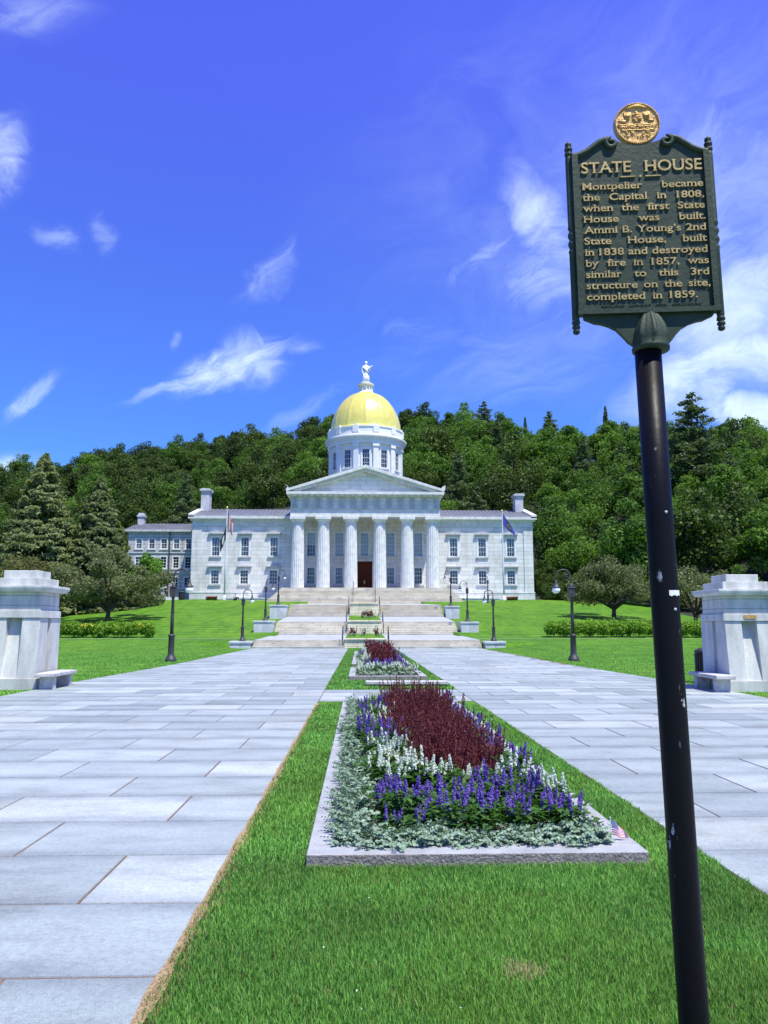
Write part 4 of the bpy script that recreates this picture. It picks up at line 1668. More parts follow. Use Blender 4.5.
def build_lone_trees():
    rng = np.random.default_rng(5)
    cr, wd = spruce_crown(rng, 20.4, 6.7, 42000, .27)
    lone_tree('spruce_tree', (-39.4, 95, gz(-39.4, 95)), 'tallest grey green spruce at the left edge of the lawn', rng, cr, wd, 'leaf_spruce')
    cr, wd = spruce_crown(rng, 17.2, 5.9, 34000, .27)
    lone_tree('spruce_tree', (-33.4, 98, gz(-33.4, 98)), 'shorter grey green spruce beside the grey annex', rng, cr, wd, 'leaf_spruce')
    # spreading crab apples
    for x, y, h, w, lab, n, leaf in ((-26.2, 81, 8.1, 6.5, 'wide low crab apple with purplish green leaves on the left lawn', 19000, 'leaf_crab'),
                                     (27.6, 84, 7.2, 5.2, 'round crab apple with purplish leaves on the right lawn left of the sign post', 13000, 'leaf_crab'),
                                     (34.0, 78, 6.8, 5.2, 'crab apple with purplish leaves between sign post and right gate pillar', 13000, 'leaf_crab'),
                                     (-36.0, 84, 7.9, 5.6, 'olive green crab apple crown seen over the left gate pillar', 11000, 'leaf_olive')):
        C, Rd = [], []
        for i in range(46):
            a = rng.uniform(0, 6.283)
            r = w * math.sqrt(rng.random()) * .88
            dome = math.sqrt(max(0, 1 - (r / w) ** 2))
            z = 1.75 + (h - 2.6) * rng.uniform(.05, 1) * dome
            C.append((r * math.cos(a), r * math.sin(a), z))
            Rd.append(rng.uniform(.7, 1.25))
        C, Rd = np.array(C), np.array(Rd)
        P, N = shell(C, Rd, n * Rd ** 2 / (Rd ** 2).sum(), rng, .75, .35, .9)
        cr = cards(P, N, .13, rng)
        paths = []
        for k in range(13):
            e = C[rng.integers(len(C))]
            f = rng.uniform(.5, 1.0)
            paths.append(([(.05 * k % .2, 0, .9 + .1 * (k % 4)), tuple(e * [.4, .4, .6] + [0, 0, .6]), tuple(e)], [.17, .10, .03]))
        paths.append(([(0, 0, -.3), (.05, .03, .5), (.1, .05, 1.3)], [.32, .23, .2]))
        lone_tree('crab_apple_tree', (x, y, gz(x, y)), lab, rng, cr, tubes(paths, 7), leaf)
    cr, C, Rd = broad_crown(rng, 7.4, 3.0, .8, 26, 9000, .16, 1.2)
    lone_tree('broadleaf_tree', (-27.6, 100, gz(-27.6, 100)), 'small bright green tree in front of the grey annex', rng, cr, limbs(rng, C, 6, .14, 1.5, 6), 'leaf_bright')
    # hedges of leafy day lilies along the side walk
    for xa, xb, y, h, lab in ((-25.6, -17.2, 64.9, 1.0, 'bright green row of day lilies with yellow blooms on the left lawn'),
                              (15.9, 30.6, 65.0, 1.15, 'long clipped bright green hedge row on the right lawn')):
        r = empty('hedge', ((xa + xb) / 2, y, gz((xa + xb) / 2, y)), lab, 'hedge')
        n = int((xb - xa) * 5)
        cx = rng.uniform(xa, xb, n) - (xa + xb) / 2
        C = np.stack([cx, rng.uniform(-.55, .55, n), np.full(n, h * .55)], 1)
        C[:, 2] += rng.normal(size=n) * .05
        C[:, 2] += np.array([gz(a + (xa + xb) / 2, y) for a in cx]) - gz((xa + xb) / 2, y)
        Rd = np.full(n, h * .5) * rng.uniform(.75, 1.15, n)
        P, N = shell(C, Rd, np.full(n, 330), rng, 1.0, .5, .9, .5)
        keep = P[:, 2] > -.6
        cr = cards(P[keep], N[keep], .12, rng, .4)
        np_mesh('foliage', cr[0], cr[1], 'leaf_hedge', parent=r)
        if xa < 0:
            k = 160
            Q = np.stack([rng.uniform(xa, xb, k) - (xa + xb) / 2, rng.uniform(-.7, .3, k), h * rng.uniform(.9, 1.12, k)], 1)
            c2 = cards(Q, rng.normal(size=(k, 3)) + [0, -1, .5], .07, rng, .9)
            np_mesh('flowers', c2[0], c2[1], 'petal_yellow', parent=r)


build_forest()
build_lone_trees()


# ------------------------------------------------------------------ gate pillars and benches
def build_gate_pillar(x, y, sgn, lab):
    """sgn = +1: the walk lies on the -x side of the pillar"""
    r = empty('gate_pillar', (x, y, 0), lab, 'gate pillar', 'granite gate pillars beside the walk')
    W = .62                     # half width of the neck
    B = .12                     # batter of the front
    m = MB()
    m.box(-W - .06, W + .06, -W - B - .05, W + .22, -.1, .27)
    m.build('base', 'pillar_granite', r, .012)
    # shaft: corner piers that lean back with a sunk panel between them on each face
    m = MB()
    zt, zb = 1.72, .272
    def pier(xa, xb, ya_t, ya_b, yb):
        m.hexa([(xa, ya_b, zb), (xb, ya_b, zb), (xb, yb, zb), (xa, yb, zb), (xa, ya_t, zt), (xb, ya_t, zt), (xb, yb, zt), (xa, yb, zt)])
    g = .19
    pier(-W, -g, -W, -W - B, -.1)
    pier(g, W, -W, -W - B, -.1)
    pier(-W, -g, .1, .1, W + .12)
    pier(g, W, .1, .1, W + .12)
    m.build('corner_pier', 'pillar_granite', r, .01)
    m = MB()
    m.hexa([(-W + .10, -W - B + .02, zb), (W - .10, -W - B + .02, zb), (W - .1, W + .02, zb), (-W + .1, W + .02, zb),
            (-W + .14, -W + .22, zt), (W - .14, -W + .22, zt), (W - .14, W - .08, zt), (-W + .14, W - .08, zt)])
    m.build('sunk_panel', 'pillar_granite', r)
    m = MB()
    m.box(-W - .035, W + .035, -W - .035, W + .035, 1.722, 1.90)
    m.build('band', 'pillar_granite', r, .01)
    m = MB()
    m.box(-W + .01, W - .01, -W + .01, W - .01, 1.902, 2.03)
    m.box(-W + .01, W - .01, -W + .01, W - .01, 2.036, 2.27)
    m.box(-W + .01, W - .01, -W + .01, W - .01, 2.276, 2.36)
    m.build('neck', 'pillar_granite', r, .006)
    m = MB()
    m.hexa([(-W - .13, -W - .13, 2.362), (W + .13, -W - .13, 2.362), (W + .13, W + .13, 2.362), (-W - .13, W + .13, 2.362),
            (-W - .18, -W - .18, 2.45), (W + .18, -W - .18, 2.45), (W + .18, W + .18, 2.45), (-W - .18, W + .18, 2.45)])
    m.box(-W - .18, W + .18, -W - .18, W + .18, 2.4501, 2.52)
    m.build('cornice', 'pillar_granite', r, .012)
    m = MB()
    m.box(-W + .04, W - .04, -W + .04, W - .04, 2.522, 2.71)
    m.box(-W + .20, W - .20, -W + .20, W - .20, 2.712, 2.905)
    m.build('stepped_cap', 'pillar_granite', r, .012)
    if sgn > 0:
        m = MB()
        m.box(-.14, .18, -W - .05, -W - .034, 1.78, 1.87)
        m.build('plaque', 'seal_gold', r)
    return r


def build_bench(x, y, rz, lab):
    r = empty('stone_bench', (x, y, 0), lab, 'bench', 'low stone benches by the gate pillars')
    r.rotation_euler[2] = rz
    m = MB()
    m.box(-.24, .24, -.88, .88, .325, .42)
    m.build('seat', 'bench_granite', r, .018)
    for q in (-.6, .6):
        m = MB()
        m.box(-.18, .18, q - .09, q + .09, -.1, .324)
        m.build('leg', 'bench_granite', r, .015)


build_gate_pillar(-8.95, 20.95, -1, 'left granite gate pillar with stepped cap beside a bench').scale = (1.06, 1.0, 1.05)
build_gate_pillar(9.72, 19.82, 1, 'right granite gate pillar with stepped cap and small bronze plaque')
build_bench(-7.98, 20.85, .03, 'grey stone bench at the foot of the left gate pillar')
build_bench(8.82, 19.5, -.04, 'grey stone bench at the foot of the right gate pillar')


def build_bin(x, y, z, lab, h=.95, w=.26):
    r = empty('litter_bin', (x, y, z), lab, 'litter bin', 'dark litter bins')
    m = MB()
    m.lathe([(w * .85, 0), (w * .9, .06), (w, h * .82), (w * 1.05, h * .84)], seg=20)
    for k in range(20):
        t = 2 * math.pi * k / 20
        m.box(w * math.cos(t) - .02, w * math.cos(t) + .02, w * math.sin(t) - .02, w * math.sin(t) + .02, .06, h * .82)
    m.build('body', 'bin_metal', r)
    m = MB()
    m.smooth = True
    m.lathe([(w * 1.1, h * .842), (w * 1.1, h * .9), (w * .7, h * .97), (.05, h)], seg=20)
    m.build('lid', 'bin_metal', r)


build_bin(-9.22, 23.2, 0, 'dark slatted litter bin half hidden behind the left gate pillar')
build_bin(9.78, 22.0, 0, 'dark slatted litter bin behind the bench of the right gate pillar', 1.0, .24)
build_bin(-26.6, 115.5, gz(-26.6, 115.5), 'dark rounded litter bin at the corner of the grey annex', 1.3, .42)


# ------------------------------------------------------------------ lamps
def build_lamps():
    def proto(loc, rz, lab):
        r = empty('street_lamp', loc, lab, 'street lamp', 'black gooseneck lamps along the walk', rz)
        m = MB()
        m.smooth = True
        m.lathe([(.27, 0), (.27, .06), (.25, .12), (.19, .22), (.15, .30), (.14, .36), (.135, 1.1), (.16, 1.13), (.16, 1.2), (.10, 1.24)], seg=16)
        m.build('base', 'iron', r)
        m = MB()
        m.smooth = True
        m.lathe([(.085, 1.24), (.08, 2.0), (.062, 2.85), (.10, 2.88), (.06, 2.92), (.05, 3.6)], seg=14)
        m.build('pole', 'iron', r)
        m = MB()
        m.box(-.14, .14, -.11, .11, 2.93, 3.35)
        m.box(-.17, .17, -.14, .14, 3.352, 3.40)
        m.lathe([(.12, 3.40), (.09, 3.5), (.05, 3.58)], seg=12)
        m.build('collar_box', 'iron', r, .015)
        m = MB()
        m.smooth = True
        pts = [(0, 0, 3.4), (0, 0, 3.78)]
        for k in range(13):
            t = math.pi - math.pi * k / 12
            pts.append((.36 + .36 * math.cos(t), 0, 3.86 + .37 * math.sin(t)))
        pts.append((.72, 0, 3.72))
        m.tube(pts, .034, 8)
        # scroll under the arch
        sp = []
        for k in range(22):
            t = k / 21 * 4.4 * math.pi / 1.6
            rr = .19 * (1 - k / 26)
            sp.append((.20 + rr * math.cos(math.pi - t), 0, 3.84 + rr * math.sin(math.pi - t)))
        m.tube(sp, .016, 6)
        m.build('arm', 'iron', r)
        m = MB()
        m.smooth = True
        m.lathe([(.04, 3.74), (.06, 3.72), (.07, 3.60), (.10, 3.52), (.13, 3.47), (.20, 3.42), (.20, 3.39), (.06, 3.385)], (.72, 0, 0), 20)
        m.build('shade', 'iron', r)
        m = MB()
        m.smooth = True
        m.ball((.72, 0, 3.27), .19, 20, 12, (1, 1, .86))
        m.build('globe', 'lamp_glass', r)
        return r
    P = [(-8.68, 36.0, 0, 0, 'nearest lamp on the left lawn edge with a white globe'),
         (-8.6, 56.8, .52, 0, 'lamp on the low slab left of the lowest steps'),
         (-8.65, 70.5, 2.08, 0, 'lamp on the granite block left of the middle steps'),
         (-8.85, 83.0, 3.82, 0, 'lamp on the granite block left of the upper steps'),
         (9.87, 36.0, 0, math.pi, 'nearest lamp on the right lawn edge with a white globe'),
         (9.72, 56.8, .50, math.pi, 'lamp on the low slab right of the lowest steps'),
         (9.7, 70.5, 1.98, math.pi, 'lamp on the granite block right of the middle steps'),
         (9.65, 83.0, 3.72, math.pi, 'lamp on the granite block right of the upper steps'),
         (17.3, 105, gz(17.3, 105), math.pi, 'farthest lamp on the lawn under the right wing of the building')]
    p = None
    for x, y, z, rz, lab in P:
        if p is None:
            p = o = proto((x, y, z), rz, lab)
        else:
            o = copy_tree(p)
            o.location = (x, y, z)
            o.rotation_euler = (0, 0, rz)
            o['label'] = lab
        s = .88 if y > 40 else 1
        o.scale = (s, s, s)


build_lamps()


# ------------------------------------------------------------------ flags, people and small things by the building
def cloth(name, fn, nu, nv, matl, parent=None, label=None):
    V, F, UV = [], [], []
    for j in range(nv + 1):
        for i in range(nu + 1):
            V.append(fn(i / nu, j / nv))
    for j in range(nv):
        for i in range(nu):
            a = j * (nu + 1) + i
            F.append((a, a + 1, a + nu + 2, a + nu + 1))
    o = np_mesh(name, V, F, matl, parent=parent, smooth=True)
    uv = o.data.uv_layers.new(name='uv')
    for p in o.data.polygons:
        for li in p.loop_indices:
            vi = o.data.loops[li].vertex_index
            uv.data[li].uv = ((vi % (nu + 1)) / nu, (vi // (nu + 1)) / nv)
    return o


def flagpole(x, y, ztop, lab):
    z = gz(x, y)
    r = empty('flagpole', (x, y, z), lab, 'flagpole', 'white flagpoles in front of the wings')
    h = ztop - z
    m = MB()
    m.smooth = True
    m.lathe([(.13, 0), (.12, h * .4), (.06, h - .2), (.06, h - .15)], seg=14)
    m.build('pole', 'pole_white', r)
    m = MB()
    m.smooth = True
    m.lathe([(.32, -.2), (.32, .12), (.22, .3), (.14, .7)], seg=16)
    m.build('foot', 'white_stone', r)
    m = MB()
    m.smooth = True
    m.ball((0, 0, h - .06), .14, 12, 8)
    m.build('finial', 'gold', r)
    return z


def build_flags():
    flagpole(-19.5, 111, 18.7, 'white flagpole in front of the left wing with two limp flags')
    flagpole(20.6, 111, 18.4, 'white flagpole in front of the right wing with a blue flag')
    def limp(u, v, z0, H, L, drop, wx, ph):
        x = .12 + wx * u + .10 * math.sin(7 * u + ph + v) * u
        yy = .22 * math.sin(11 * u + ph + 1.5 * v) * min(1, u * 3)
        z = z0 + v * H - drop * u ** .8 + .0 * v
        return x, yy, z
    o = cloth('flag', lambda u, v: limp(u, v, 16.6, 1.9, 2.8, 2.2, .7, 0), 20, 10, 'flag_stripes')
    o.location = (-19.5, 111, 0)
    tag(o, 'limp striped flag, upper of the two on the left pole', 'flag')
    o = cloth('flag', lambda u, v: limp(u, v, 14.4, 1.8, 2.6, 2.4, -.95, 2), 20, 10, 'flag_black')
    o.location = (-19.55, 110.95, 0)
    tag(o, 'limp black flag below the striped one on the left pole', 'flag')
    def blue(u, v):
        return (.1 + 1.75 * u, .3 * math.sin(6 * u + v) * u, 16.2 + 1.75 * v - 1.7 * u ** 1.0 - (1.1 * u * v))
    o = cloth('flag', blue, 20, 10, 'flag_blue')
    o.location = (20.6, 111, 0)
    tag(o, 'drooping blue flag with a crest on the right pole', 'flag')
    build_person((-17.75, 109.6, gz(-17.75, 109.6)), .9, 'person in grey shirt sitting on the grass by the left wing', True)
    build_person((-29.5, 117.6, gz(-29.5, 117.6) + .45), -.3, 'person in dark clothes standing by the grey annex door', False)
    # low stone seat the standing person is on, and flower patches at the feet of the poles
    m = MB()
    m.box(-2.2, 1.8, -.6, .6, -.5, .44)
    o = m.build('stone_platform', 'white_stone')
    o.location = (-29.4, 117.6, gz(-29.4, 117.6))
    tag(o, 'low pale stone platform in front of the grey annex', 'platform')
    rng = np.random.default_rng(2)
    for x, y, lab in ((-21.2, 110.4, 'low patch of red flowers beside the left flagpole'), (21.7, 110.4, 'low patch of red flowers beside the right flagpole')):
        r = empty('flower_patch', (x, y, gz(x, y)), lab, 'flowers', 'red flower patches by the flagpoles')
        P = np.stack([rng.uniform(-.75, .75, 500), rng.uniform(-.4, .4, 500), rng.uniform(.25, .5, 500)], 1)
        c = cards(P, rng.normal(size=P.shape) + [0, -.5, 1], .09, rng, .8)
        np_mesh('flowers', c[0], c[1], 'red_flower', parent=r)
        P[:, 2] -= .2
        c = cards(P, rng.normal(size=P.shape), .09, rng, .5)
        np_mesh('foliage', c[0], c[1], 'leaf_salvia', parent=r)


build_flags()

# ------------------------------------------------------------------ flower beds
BL, BR = -.36, 1.96


def bed_curbs():
    for y0, y1, hh, lab in ((5.44, 16.55, .085, 'grey granite curb round the nearest flower bed'),
                            (23.1, 28.2, .14, 'granite curb round the second flower bed behind the long stone slab'),
                            (30.6, 46.0, .14, 'granite curb round the farthest flower bed before the steps')):
        r = empty('bed_curb', ((BL + BR) / 2, y0, 0), lab, 'curb', 'granite curbs round the flower beds')
        w = (BR - BL) / 2
        t = .20
        L = y1 - y0
        def bar(nm, xa, xb, ya, yb):
            m = MB()
            m.hexa([(xa, ya, -.12), (xb, ya, -.12), (xb, yb, -.12), (xa, yb, -.12), (xa, ya, hh), (xb, ya, hh), (xb, yb, hh), (xa, yb, hh)])
            m.mi = [1 if i == 2 else 0 for i in range(6)]
            m.build(nm, ['curb_granite', 'curb_rough'], r, .008)
        bar('curb_stone', -w, w, 0, .24)
        bar('curb_stone', -w, w, L - .20, L)
        n = max(2, int(round(L / 2.6)))
        for s in (-1, 1):
            for k in range(n):
                a = .244 + (L - .448) * k / n
                b = .244 + (L - .448) * (k + 1) / n - .004
                xa, xb = (-w, -w + t) if s < 0 else (w - t, w)
                bar('curb_stone', xa, xb, a, b)
        m = MB()
        m.box(BL + .1, BR - .1, y0 + .1, y1 - .1, -.1, hh - .035)
        tag(m.build('soil', 'soil'), kind='structure')
    # long low slab on blocks at the near end of the second island
    r = empty('stone_bench', (1.22, 20.95, 0), 'long low stone slab bench across the near end of the second island', 'bench')
    m = MB()
    m.box(-1.09, 1.09, -.24, .24, .07, .15)
    m.build('seat', 'bench_granite', r, .012)
    for q in (-.72, .72):
        m = MB()
        m.box(q - .12, q + .12, -.16, .16, -.1, .069)
        m.build('leg', 'bench_granite', r, .01)


bed_curbs()


def blade_fan(rng, n, h, spread, wd, lean=.5, z0=0.):
    """upright narrow leaves that arch outwards: 3 quads each"""
    a = rng.uniform(0, 6.283, n)
    r0 = rng.uniform(0, spread * .35, n)
    hh = h * rng.uniform(.55, 1.1, n)
    out = lean * hh * rng.uniform(.3, 1.1, n)
    V, F = [], []
    lv = [0, .4, .75, 1.0]
    ww = [.7, 1.0, .75, .12]
    side = np.stack([-np.sin(a + .4), np.cos(a + .4), np.zeros(n)], 1)
    rows = []
    for t, q in zip(lv, ww):
        rad = r0 + out * t ** 1.7
        c = np.stack([np.cos(a) * rad, np.sin(a) * rad, z0 + hh * t * (1 - .18 * t * lean)], 1)
        rows.append((c - side * wd * q, c + side * wd * q))
    V = np.stack([p for ab in rows for p in ab], 1)          # n, 8, 3
    base = (np.arange(n) * 8)[:, None]
    F = np.concatenate([base + np.array([[0, 1, 3, 2]]) + 2 * i for i in range(3)], 0)
    return V.reshape(-1, 3), F


def leaf_rosette(rng, n, h, spread, ln, wd):
    """pointed leaves on stems filling a low mound"""
    P = np.stack([rng.normal(size=n) * spread * .5, rng.normal(size=n) * spread * .5, h * rng.uniform(.12, 1.0, n)], 1)
    a = rng.uniform(0, 6.283, n)
    el = rng.uniform(-.3, .6, n)
    D = np.stack([np.cos(a) * np.cos(el), np.sin(a) * np.cos(el), np.sin(el)], 1)
    S = np.stack([-np.sin(a), np.cos(a), rng.normal(size=n) * .3], 1)
    l = (ln * rng.uniform(.6, 1.25, n))[:, None]
    w = (wd * rng.uniform(.7, 1.2, n))[:, None]
    V = np.stack([P, P + D * l * .45 + S * w + [0, 0, .004], P + D * l + [0, 0, -.012], P + D * l * .45 - S * w + [0, 0, .004]], 1).reshape(-1, 3)
    return V, np.arange(4 * n).reshape(n, 4)


def flower_spike(rng, h, r, n, size):
    t = rng.random(n) ** .8
    a = rng.uniform(0, 6.283, n)
    rr = r * (1 - t * .75) * rng.uniform(.5, 1.1, n)
    P = np.stack([np.cos(a) * rr, np.sin(a) * rr, t * h], 1)
    N = np.stack([np.cos(a), np.sin(a), .4 + 0 * a], 1) + rng.normal(size=(n, 3)) * .4
    return cards(P, N, size, rng, .7)


def build_beds():
    rng = np.random.default_rng(21)
    hidden = []

    def mk_salvia(petal, cat, lab, nspk, tall, lod):
        r = empty(cat, (0, 0, 0), lab, 'flower')
        lf = leaf_rosette(rng, 130 if lod == 0 else 46, .28, .20, .125 if lod == 0 else .13, .023 if lod == 0 else .028)
        np_mesh('foliage', lf[0], lf[1], 'leaf_salvia', parent=r)
        n = 0
        spikes = []
        for k in range(nspk):
            s = flower_spike(rng, tall * rng.uniform(.55, 1.0), .026, 95 if lod == 0 else 26, .0125 if lod == 0 else .022)
            a, d = rng.uniform(0, 6.283), .13 * math.sqrt(rng.random())
            tilt = Matrix.Rotation(d * 1.6, 3, Vector((-math.sin(a), math.cos(a), 0)))
            T = np.array(tilt)
            base = np.array([math.cos(a) * d, math.sin(a) * d, .22 + rng.uniform(-.03, .05)])
            V = s[0] @ T.T + base
            st = tubes([([tuple(base * [.6, .6, .2]), tuple(base), tuple(base + T @ np.array([0, 0, tall * .7]))], [.003, .003, .002])], 4)
            spikes.append((V, s[1], st))
        if lod == 0:
            for V, F, st in spikes:
                VV, FF, M = join([(V, F, 0), (st[0], st[1], 1)])
                np_mesh('flower_spike', VV, FF, [petal, 'leaf_salvia'], M, parent=r)
        else:
            VV, FF, M = join([(V, F, 0) for V, F, st in spikes])
            np_mesh('flower_spikes', VV, FF, petal, parent=r)
        return r

    def mk_celosia(lod):
        r = empty('burgundy_plume_plant', (0, 0, 0), '', 'plant')
        # plumed upright stems with narrow dark red leaves
        parts = []
        for k in range(20 if lod == 0 else 9):
            a, d = rng.uniform(0, 6.283), .17 * math.sqrt(rng.random())
            h = rng.uniform(.34, .58)
            s = flower_spike(rng, h * .66, .016, 90 if lod == 0 else 18, .0105 if lod == 0 else .03)
            tilt = np.array(Matrix.Rotation(d * 1.5, 3, Vector((-math.sin(a), math.cos(a), 0))))
            parts.append((s[0] @ tilt.T + [math.cos(a) * d, math.sin(a) * d, h * .42], s[1], 0))
        np_mesh('plumes', *join(parts)[:2], 'leaf_burgundy', parent=r)
        bf = blade_fan(rng, 70 if lod == 0 else 26, .40, .16, .009 if lod == 0 else .016, .55)
        np_mesh('foliage', bf[0], bf[1], 'leaf_burgundy', parent=r)
        return r

    def mk_dusty(lod):
        r = empty('silver_leaf_plant', (0, 0, 0), '', 'plant')
        # lobed silver leaves: clusters of small rounded faces along each rib
        P, N = [], []
        for k in range(30 if lod == 0 else 12):
            a = rng.uniform(0, 6.283)
            L = rng.uniform(.07, .17)
            up = rng.uniform(.4, 1.4)
            for t in np.linspace(.3, 1, 6 if lod == 0 else 3):
                for sd in (-1, 0, 1):
                    c = np.array([math.cos(a) * L * t, math.sin(a) * L * t, .03 + L * up * t * (1.1 - .5 * t)])
                    c += np.array([-math.sin(a), math.cos(a), 0]) * sd * .017 * (1.4 - t)
                    P.append(c)
                    N.append(np.array([math.cos(a) * .5, math.sin(a) * .5, .8]) + rng.normal(size=3) * .35)
        c = cards(np.array(P), np.array(N), .0125 if lod == 0 else .026, rng, .8)
        np_mesh('foliage', c[0], c[1], 'leaf_silver', parent=r)
        return r

    P = {}
    for lod in (0, 1):
        P['blue', lod] = [mk_salvia('petal_blue', 'blue_salvia', '', 6, .20, lod) for _ in range(4 if lod == 0 else 2)]
        P['white', lod] = [mk_salvia('petal_white', 'white_salvia', '', 6, .19, lod) for _ in range(3 if lod == 0 else 2)]
        P['red', lod] = [mk_celosia(lod) for _ in range(4 if lod == 0 else 2)]
        P['silver', lod] = [mk_dusty(lod) for _ in range(5 if lod == 0 else 2)]
    LAB = {'blue': ('violet blue salvia plant with upright flower spikes in the {b}', 'violet blue salvias in the {b}'),
           'white': ('white flowering salvia plant with upright spikes in the {b}', 'white salvias in the {b}'),
           'red': ('dark burgundy plumed plant in the middle of the {b}', 'burgundy plumed plants in the {b}'),
           'silver': ('low silver leaved edging plant along the curb of the {b}', 'silver edging plants in the {b}')}
    used = set()
    count = {}

    def put(kind, x, y, z, lod, bed, s=1.):
        pr = P[kind, lod][rng.integers(len(P[kind, lod]))]
        if pr.name not in used:
            used.add(pr.name)
            o = pr
        else:
            o = copy_tree(pr)
        o.location = (x, y, z)
        o.rotation_euler = (rng.normal() * .10, rng.normal() * .10, rng.uniform(0, 6.28))
        q = s * rng.uniform(.72, 1.2)
        o.scale = (q, q, q * rng.uniform(.9, 1.1))
        o['label'] = LAB[kind][0].format(b=bed)
        o['group'] = LAB[kind][1].format(b=bed)
        count[kind, bed] = count.get((kind, bed), 0) + 1

    def fill(kind, xa, xb, ya, yb, sx, sy, lod, bed, s=1., z=.08, test=None):
        y = ya
        row = 0
        while y <= yb:
            x = xa + (sx / 2 if row % 2 else 0)
            while x <= xb:
                px, py = x + rng.normal() * sx * .16, y + rng.normal() * sy * .16
                if test is None or test(px, py):
                    put(kind, px, py, z, lod, bed, s)
                x += sx
            y += sy
            row += 1

    B1, B2, B3 = 'nearest flower bed', 'second flower bed', 'farthest flower bed'
    # nearest bed
    fill('silver', -.15, .06, 5.66, 16.1, .15, .19, 0, B1, 1.0, .035)
    fill('silver', .10, 1.74, 5.66, 5.9, .14, .12, 0, B1, .92, .035)
    fill('silver', 1.72, 1.76, 6.1, 7.2, .2, .2, 0, B1, .85, .03)
    fill('blue', .22, 1.66, 6.04, 7.2, .235, .24, 0, B1, .74, .04)
    fill('white', 1.52, 1.7, 6.5, 7.2, .2, .4, 0, B1, .7, .07)
    fill('white', .3, 1.4, 7.38, 7.75, .22, .2, 0, B1, .82, .05)
    fill('white', .18, .52, 7.8, 9.2, .21, .23, 0, B1, .78, .05)
    fill('red', .58, 1.42, 7.9, 15.4, .30, .35, 0, B1, .84, .05)
    fill('blue', 1.55, 1.72, 7.5, 10.4, .2, .33, 0, B1, .78, .07)
    fill('blue', .12, .50, 9.4, 11.0, .22, .25, 0, B1, .74, .07)
    fill('white', .12, .48, 11.2, 12.8, .26, .32, 0, B1, .7, .07)
    fill('blue', .10, .50, 13.0, 14.6, .27, .32, 0, B1, .7, .07)
    fill('white', .20, .5, 14.8, 16.0, .28, .36, 0, B1, .68, .07)
    fill('blue', 1.55, 1.7, 10.9, 15.8, .25, .5, 1, B1, .68, .07)
    # second and third bed
    fill('silver', -.02, 1.62, 23.5, 24.0, .26, .3, 1, B2, 1.3, .1)
    fill('white', .0, 1.6, 24.4, 25.4, .32, .4, 1, B2, .85, .1)
    fill('blue', .2, 1.6, 25.8, 27.6, .32, .45, 1, B2, .85, .1)
    fill('white', -.02, .12, 24.6, 27.9, .3, .5, 1, B2, .8, .1)
    fill('silver', -.03, .1, 30.9, 45.5, .3, .5, 1, B3, 1.3, .1)
    fill('white', .2, .35, 31.0, 44, .3, .8, 1, B3, .9, .1)
    fill('red', .5, 1.35, 31.2, 45.3, .42, .6, 1, B3, 1.05, .1)
    fill('blue', 1.45, 1.65, 31.0, 45, .3, .75, 1, B3, .85, .1)
    fill('blue', .2, .5, 36.0, 40, .3, .8, 1, B3, .85, .1)
    # tufts on the banks between the steps
    for yy, zz, b in ((64.5, .80, 'turf bank on the first landing'), (77.5, 2.42, 'turf bank on the second landing')):
        for k in range(7):
            put('red', .33 + rng.normal() * .55, yy + rng.normal() * .5, zz, 1, b, 1.2)
            put('silver', .33 + rng.normal() * .8, yy - .8 + rng.normal() * .3, zz, 1, b, 1.5)
    for (k, b), n in count.items():
        print(k, b, n)
    for lst in P.values():
        for pr in lst:
            if pr.name not in used:
                for c in list(pr.children):
                    bpy.data.objects.remove(c)
                bpy.data.objects.remove(pr)
    for o in bpy.data.objects:          # labels that fit the banks
        if o.get('label', '').startswith('dark burgundy') and 'bank' in o['label']:
            o['label'] = o['label'].replace('in the middle of', 'on')
        if o.get('label', '').startswith('low silver') and 'bank' in o['label']:
            o['label'] = o['label'].replace('edging plant along the curb of', 'plant on')


build_beds()


def small_flag():
    r = empty('small_flag', (1.80, 5.74, .0), 'small striped hand flag stuck in the corner of the nearest flower bed', 'flag')
    m = MB()
    m.tube([(0, 0, .02), (-.004, .0, .235)], .0035, 8)
    m.ball((-.004, 0, .238), .006, 8, 6)
    m.build('stick', 'pole_white', r)
    def f(u, v):
        sag = .075 * u ** 1.2
        return (.004 + .115 * u - .01 * u * v, -.018 * math.sin(5 * u + 1.2 * v) * u - .03 * u, .12 + .105 * v - sag * (.35 + .9 * v) + .004 * math.sin(9 * u))
    cloth('flag_cloth', f, 18, 12, 'flag_stripes', r)


small_flag()


